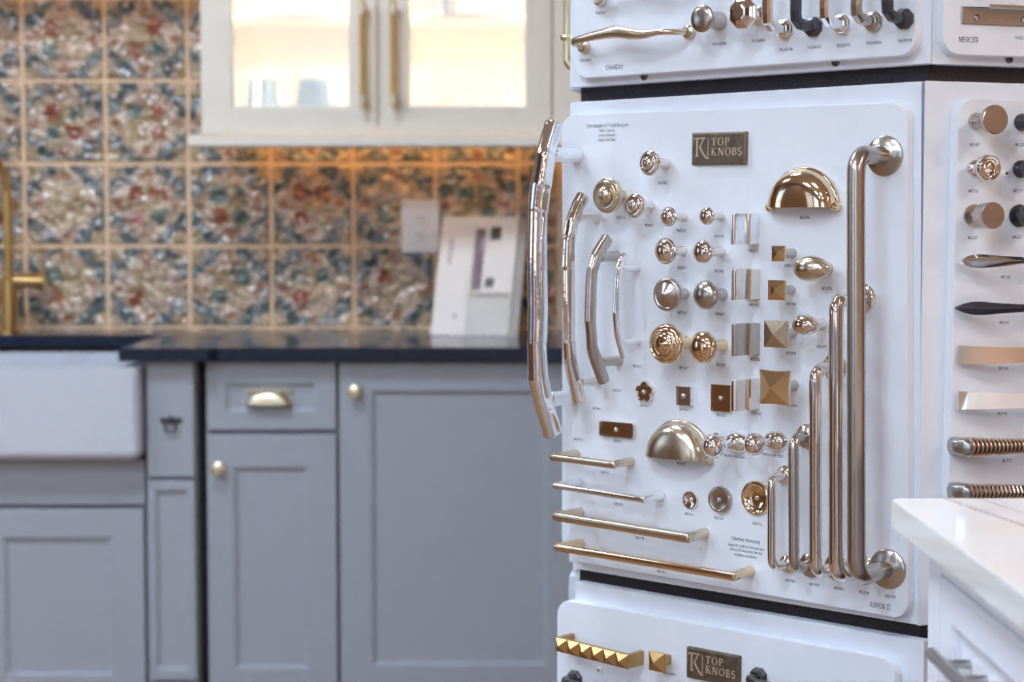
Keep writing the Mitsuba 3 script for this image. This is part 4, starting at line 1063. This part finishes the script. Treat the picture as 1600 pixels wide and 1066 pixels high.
for x, cc, mt, lab in ((.3295, .096, P_NICKEL, 'polished nickel octagon bar pull, leftmost of the five'), (.3670, .128, BLACK, 'black octagon bar pull between the leftmost nickel one and the chrome one'), (.4045, .160, CHROME, 'chrome octagon bar pull, middle of the five'),
                       (.4442, .192, B_NICKEL, 'brushed nickel octagon bar pull, fourth of the five'), (.4822, .224, BLACK, 'black octagon bar pull nearest to the right panel edge')):
    k = thing('octagon_pull', lab, 'pull handle', 'octagon bar pulls on the top panel')
    y0, y1, p = .2267, .2267 + cc, .0375
    for y in (y0, y1):
        part(k, 'foot', octo([(.0117, 0), (.0117, .004), (.0105, .005), (.0105, .008), (.0078, .0098), (.0065, .0105)]), mt, on(MF, x, y + CAM_Z, W), smooth=False)
    hw = .0058
    sq = lambda c, u, w_: [c + hw * (a * u + b * w_) for a, b in ((-1, -.5), (-.5, -1), (.5, -1), (1, -.5), (1, .5), (.5, 1), (-.5, 1), (-1, .5))]
    ex, ey, ez = np.eye(3)
    secs = [sq(np.array([x, y0, .008]), ex, ey), sq(np.array([x, y0, .022]), ex, ey), sq(np.array([x, y0 + .001, p - .008]), ex, (ey - ez * .35)), sq(np.array([x, y0 + .005, p]), ex, -ez * .9 + ey * .35), sq(np.array([x, y0 + .014, p + .001]), ex, -ez),
            sq(np.array([x, y1 - .014, p + .001]), ex, -ez), sq(np.array([x, y1 - .005, p]), ex, -ez * .9 - ey * .35), sq(np.array([x, y1 - .001, p - .008]), ex, -ey - ez * .35), sq(np.array([x, y1, .022]), ex, -ey), sq(np.array([x, y1, .008]), ex, -ey)]
    v = np.vstack(secs)
    f = []
    for i in range(len(secs) - 1):
        for j in range(8):
            q = (j + 1) % 8
            f += [(i * 8 + j, i * 8 + 8 + q, i * 8 + q), (i * 8 + j, i * 8 + 8 + j, i * 8 + 8 + q)]
    g = tm(v, f)
    part(k, 'grip', g, mt, on(MF, 0, CAM_Z, W), smooth=False)

# polished brass rail pull on the hidden left face, top row
k = thing('rail_pull', 'polished brass upright pull on the far left side of the top row', 'pull handle')
pts = bend([(-.252, .2268, 0), (-.252, .2268, .030), (-.252, .40, .030), (-.252, .40, 0)], .012, 8)
part(k, 'grip', tube(pts, .0049, 18), GREEN_BRASS, on(ML, 0, CAM_Z, W), smooth=50)
for y in (.2700, .355):
    part(k, 'collar', trimesh.creation.torus(.0060, .0040, 24, 10).apply_transform(trimesh.transformations.rotation_matrix(math.pi / 2, (1, 0, 0))), GREEN_BRASS, on(ML, -.252, y + CAM_Z, W + .030), smooth=True)

# ------------------------------------------------------------------ lower front panel
def pyr_row(n, cw, ch, h, z):
    out = []
    for i in range(n):
        x0 = i * cw
        v = [(x0, -ch / 2, z), (x0 + cw, -ch / 2, z), (x0 + cw, ch / 2, z), (x0, ch / 2, z), (x0 + cw / 2, 0, z + h)]
        out.append((v, [(0, 1, 4), (1, 2, 4), (2, 3, 4), (3, 0, 4)]))
    return out
k = thing('pyramid_pull', 'gold bar pull faced with a row of six pyramids', 'pull handle')
tw = on(MF, .0126, .6425, W, -2.2)
L6, cw, ch = .1174, .1174 / 6, .0178
part(k, 'backing', bx(0, L6, -ch / 2, ch / 2, .027, .0325), HONEY, tw)
for v, f in pyr_row(6, cw, ch, .0072, .0325):
    part(k, 'pyramid', tm(v, f), HONEY, tw, smooth=False)
for x in (0, L6 - .005):
    part(k, 'leg', bx(x, x + .005, -ch / 2, ch / 2, 0, .0272, .0004), HONEY, tw)
k = thing('faceted_knob', 'gold square pyramid knob between the gold pull and the name plate', 'knob')
part(k, 'stem', bx(-.0058, .0058, -.0058, .0058, 0, .0185, .0006), HONEY, on(MF, .1663, -.5325 + CAM_Z, W))
part(k, 'head', pyramid_head(.0118, .0225, .0072), HONEY, on(MF, .1663, -.5325 + CAM_Z, W), smooth=20)
def arch_pull(lab, x0, x1, y, p, r, mt):
    k = thing('arch_pull', lab, 'pull handle', 'dark pulls at the foot of the picture')
    for x in (x0, x1):
        part(k, 'foot', octo([(.0120, 0), (.0120, .003), (.0098, .005), (.0080, .010)]), mt, on(MF, x, y + CAM_Z, W), smooth=False)
    pts = smooth_curve([(x0, y, .004), (x0, y, .018), (x0 + .010, y, p - .004), (x0 + .03, y, p), (x1 - .03, y, p), (x1 - .010, y, p - .004), (x1, y, .018), (x1, y, .004)], 6)
    part(k, 'grip', tube(pts, r, 16, power=3.0), mt, on(MF, 0, CAM_Z, W))
arch_pull('dark grey pull cut by the lower frame, right of the lower name plate', .3010, .4300, -.5325, .030, .0055, DARKMET)
arch_pull('black bar pull cut by the lower frame at the left panel edge', .0190, .1150, -.5830, .030, .0065, BLACK)

# ------------------------------------------------------------------ right-hand panels
def turned(key, prof, x, y, mt, split):
    stem_head(key, MR, prof, x, y + CAM_Z, mt, split)
funnel = [(0, 0), (.0093, 0), (.0095, .002), (.0088, .005), (.0066, .009), (.0062, .014), (.0074, .019), (.0118, .025), (.0150, .031), (.0158, .0355), (.0157, .0375), (.0148, .0385), (0, .0387)]
ringk = [(0, 0), (.0097, 0), (.0098, .002), (.0092, .004), (.0068, .006), (.0060, .011), (.0066, .014), (.0105, .017), (.0138, .021), (.0146, .025), (.0140, .0285), (.0122, .0305), (.0100, .0300), (.0092, .0280), (.0080, .0275), (.0070, .0290), (.0040, .0305), (0, .0310)]
drum = [(0, 0), (.0124, 0), (.0126, .0012), (.0122, .0024), (.0060, .0032), (.0042, .006), (.0042, .017), (.0060, .0182), (.0132, .0186), (.0138, .0195), (.0145, .0375), (.0141, .0385), (0, .0387)]
for prof, sp, x0, y, l1, l2 in ((funnel, .010, .0405, .1155, 'satin nickel funnel-shaped knob, topmost on the right panel', 'black funnel-shaped knob cut by the right frame edge, topmost'), (ringk, .010, .0402, .0640, 'polished ring-faced knob, second row on the right panel', 'black ring-faced knob cut by the right frame edge, second row'),
                              (drum, .012, .0393, .0125, 'satin nickel drum knob on a round base, third row on the right panel', 'black drum knob cut by the right frame edge, third row')):
    for x, mt, lab in ((x0, B_NICKEL if prof is not ringk else P_NICKEL, l1), (x0 + .0580, BLACK, l2)):
        k = thing('turned_knob', lab, 'knob', 'turned knobs on the right panel')
        turned(k, prof, x, y, mt, sp)

def strap(L, w0, wm, th, bow, ridge=0.0, tip=False, n=40, off=.004):
    """A bowed strap along x: half-width w0 at the ends, wm in the middle; optional pointed tips and a raised middle ridge."""
    v, f = [], []
    for i in range(n + 1):
        t = i / n
        c = abs(2 * t - 1)
        w = wm + (w0 - wm) * c ** 1.6
        if tip:
            e = min(t, 1 - t) / .16
            w *= 1 if e >= 1 else math.sin(math.pi / 2 * max(e, .03)) ** .8
        z = off + bow * (1 - c ** 2.2)
        x = L * t
        v += [(x, -w, z), (x, 0, z + ridge), (x, w, z), (x, w, z - th), (x, -w, z - th)]
    for i in range(n):
        for j in range(5):
            k = (j + 1) % 5
            a, b = i * 5, i * 5 + 5
            f += [(a + j, b + j, b + k), (a + j, b + k, a + k)]
    f += [(0, 1, 2), (0, 2, 3), (0, 3, 4)] + [tuple(n * 5 + q for q in t) for t in ((0, 2, 1), (0, 3, 2), (0, 4, 3))]
    q = tm(v, f)
    if q.volume < 0:
        q.invert()
    return q
for y, mt, kw, lab, x in ((-.0370, CHROME, dict(w0=.0100, wm=.0040, th=.003, bow=.024, ridge=.0035, tip=True, off=.007), 'silver leaf-tipped bowed pull below the knobs on the right panel', .0160),
                       (-.0885, BLACK, dict(w0=.0098, wm=.0040, th=.003, bow=.024, ridge=.0030, tip=True, off=.007), 'black leaf-tipped bowed pull on the right panel', .0152),
                       (-.1400, COPPER, dict(w0=.0104, wm=.0082, th=.003, bow=.024, off=.006), 'brushed rose-gold flat strap pull on the right panel', .0208),
                       (-.1900, CHROME, dict(w0=.0102, wm=.0082, th=.003, bow=.024, off=.006), 'polished chrome flat strap pull on the right panel', .0203)):
    k = thing('strap_pull', lab, 'pull handle', 'bowed pulls on the right panel')
    put(k, strap(.160, **kw), mt, on(MR, x, y + CAM_Z, W), smooth=30)
def ribbed(lab, x, y, mt, facet):
    k = thing('ribbed_pull', lab, 'pull handle', 'ribbed pulls on the right panel')
    L, n = .165, 33
    bodies = []
    for end in (0, 1):
        q = [(x + (0 if end == 0 else L), y, 0), (x + (.001 if end == 0 else L - .001), y, .010), (x + (.006 if end == 0 else L - .006), y, .020)]
        part(k, 'end_cap', tube(smooth_curve(q, 5), .0098, 20, power=2.8), STEEL, on(MR, 0, CAM_Z, W), smooth=45)
    pts, rad = [], []
    core_p, core_r = [], []
    for i in range(n):
        t = (i + .5) / n
        c = abs(2 * t - 1)
        r = .0082 + .0034 * c ** 1.7
        cx, cz = x + .004 + (L - .008) * t, .018 + .012 * (1 - c ** 2)
        core_p.append((cx, y, cz)); core_r.append(r * .74)
        h = (L - .008) / n / 2
        pr = [(0, -h * .66), (r * .86, -h * .66), (r * .98, -h * .36), (r, 0), (r * .98, h * .36), (r * .86, h * .66), (0, h * .66)]
        rb_ = lathe(pr, 6 if facet else 24)
        rb_.apply_transform(trimesh.transformations.rotation_matrix(math.pi / 2, (0, 1, 0)))
        part(k, 'rib', rb_, mt, on(MR, cx, y + CAM_Z, W + cz), smooth=False if facet else 40)
    part(k, 'core', tube(core_p, core_r, 16), DARKMET, on(MR, 0, CAM_Z, W), smooth=45)
ribbed('copper-toned ribbed pull, upper of two ribbed pulls', .0205, -.2405, COPPER, False)
ribbed('copper-toned faceted ribbed pull just above the quartz counter', .0210, -.2905, COPPER, True)
k = thing('edge_pull', 'long steel edge pull with a folded lip above the word MERCER', 'edge pull')
part(k, 'plate', bx(.0192, .180, .2205, .2390, .0005, .0025, .0004), STEEL, on(MR, 0, CAM_Z, W))
lip = Polygon([(.0005, .2388), (.0025, .2388), (.0170, .2362), (.0190, .2372), (.0190, .2405), (.0176, .2408), (.0170, .2386), (.0005, .2408)])
lm = trimesh.creation.extrude_polygon(lip, .180 - .0430, engine='earcut')
v = lm.vertices.copy()
lm = tm(np.c_[.0430 + v[:, 2], v[:, 1], v[:, 0]], lm.faces)
if lm.volume < 0:
    lm.invert()
part(k, 'lip', lm, STEEL, on(MR, 0, CAM_Z, W), smooth=False)
part(k, 'flange', tm([(.0192, .2390, .0025), (.043, .2390, .0025), (.043, .2372, .019), (.0192, .2390, .0008), (.043, .2400, .0008), (.043, .2400, .019)], [(0, 1, 2), (3, 5, 4), (0, 2, 5), (0, 5, 3), (1, 4, 5), (1, 5, 2), (0, 3, 4), (0, 4, 1)]), STEEL, on(MR, 0, CAM_Z, W), smooth=False)
for x in (.0379, .0965, .155):
    sk = part(k, 'screw', screw_head(.0034), STEEL, on(MR, x, .2272 + CAM_Z, W + .0024))

# ------------------------------------------------------------------ the island in front, right
qc = thing('quartz_counter', 'white quartz island counter with brown veins at the right edge', 'counter')
slab = plate(rrect(0.3635, 1.75, -0.30, 1.7000, .012), 0.8890, 0.9145, .0025)
part(qc, 'slab', slab, QUARTZ, smooth=25)
ic = thing('island_cabinet', 'white island cabinet with a steel bar handle under the quartz counter', 'cabinet')
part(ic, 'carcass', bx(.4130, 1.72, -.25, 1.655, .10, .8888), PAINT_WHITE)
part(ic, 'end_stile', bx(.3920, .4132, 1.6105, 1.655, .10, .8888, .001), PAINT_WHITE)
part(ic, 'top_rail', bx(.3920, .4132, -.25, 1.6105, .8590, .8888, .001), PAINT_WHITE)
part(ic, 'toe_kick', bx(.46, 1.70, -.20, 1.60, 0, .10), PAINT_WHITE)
MI = np.eye(4)
MI[:3, 0], MI[:3, 1], MI[:3, 2] = (0, -1, 0), (0, 0, 1), (-1, 0, 0)      # local x towards the camera, y up, z out of the drawer face
IT = lambda x, y, z: T(MI.tolist()).translate([x, y, z])
def island_front(kind, ya, yb, z0, z1, rail=.034):
    # modelled as a door face in x-z that looks along -y, then turned so that it looks along -X
    ring, panel = front_frame(-ya, -yb, z0, z1, -ya + rail + .006, -yb - rail - .006, z0 + rail, z1 - rail, y=0, be=.004)
    rot = np.array([[0, 1, 0, .3920], [-1, 0, 0, 0], [0, 0, 1, 0], [0, 0, 0, 1]], float)
    ring.apply_transform(rot); panel.apply_transform(rot)
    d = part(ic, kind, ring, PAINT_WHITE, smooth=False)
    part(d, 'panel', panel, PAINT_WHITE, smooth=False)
    return d
dw = island_front('drawer', 1.6085, 1.020, .700, .8555)
hb = tube([(.3755, 1.5690, .7940), (.3755, 1.395, .7940)], .0060, 20, cap=.15)
hp = [tube([(.3755, y, .7940), (.4008, y, .7940)], .0042, 16) for y in (1.5301, 1.4759)]
part(dw, 'handle', cat([hb] + hp), STEEL, label='steel bar handle')
island_front('drawer', 1.6085, 1.020, .400, .697)
island_front('drawer', 1.6085, 1.020, .115, .397)
island_front('drawer', 1.017, .40, .700, .8555)
island_front('door', 1.017, .40, .115, .697, .06)
island_front('door', .397, -.245, .115, .8555, .06)
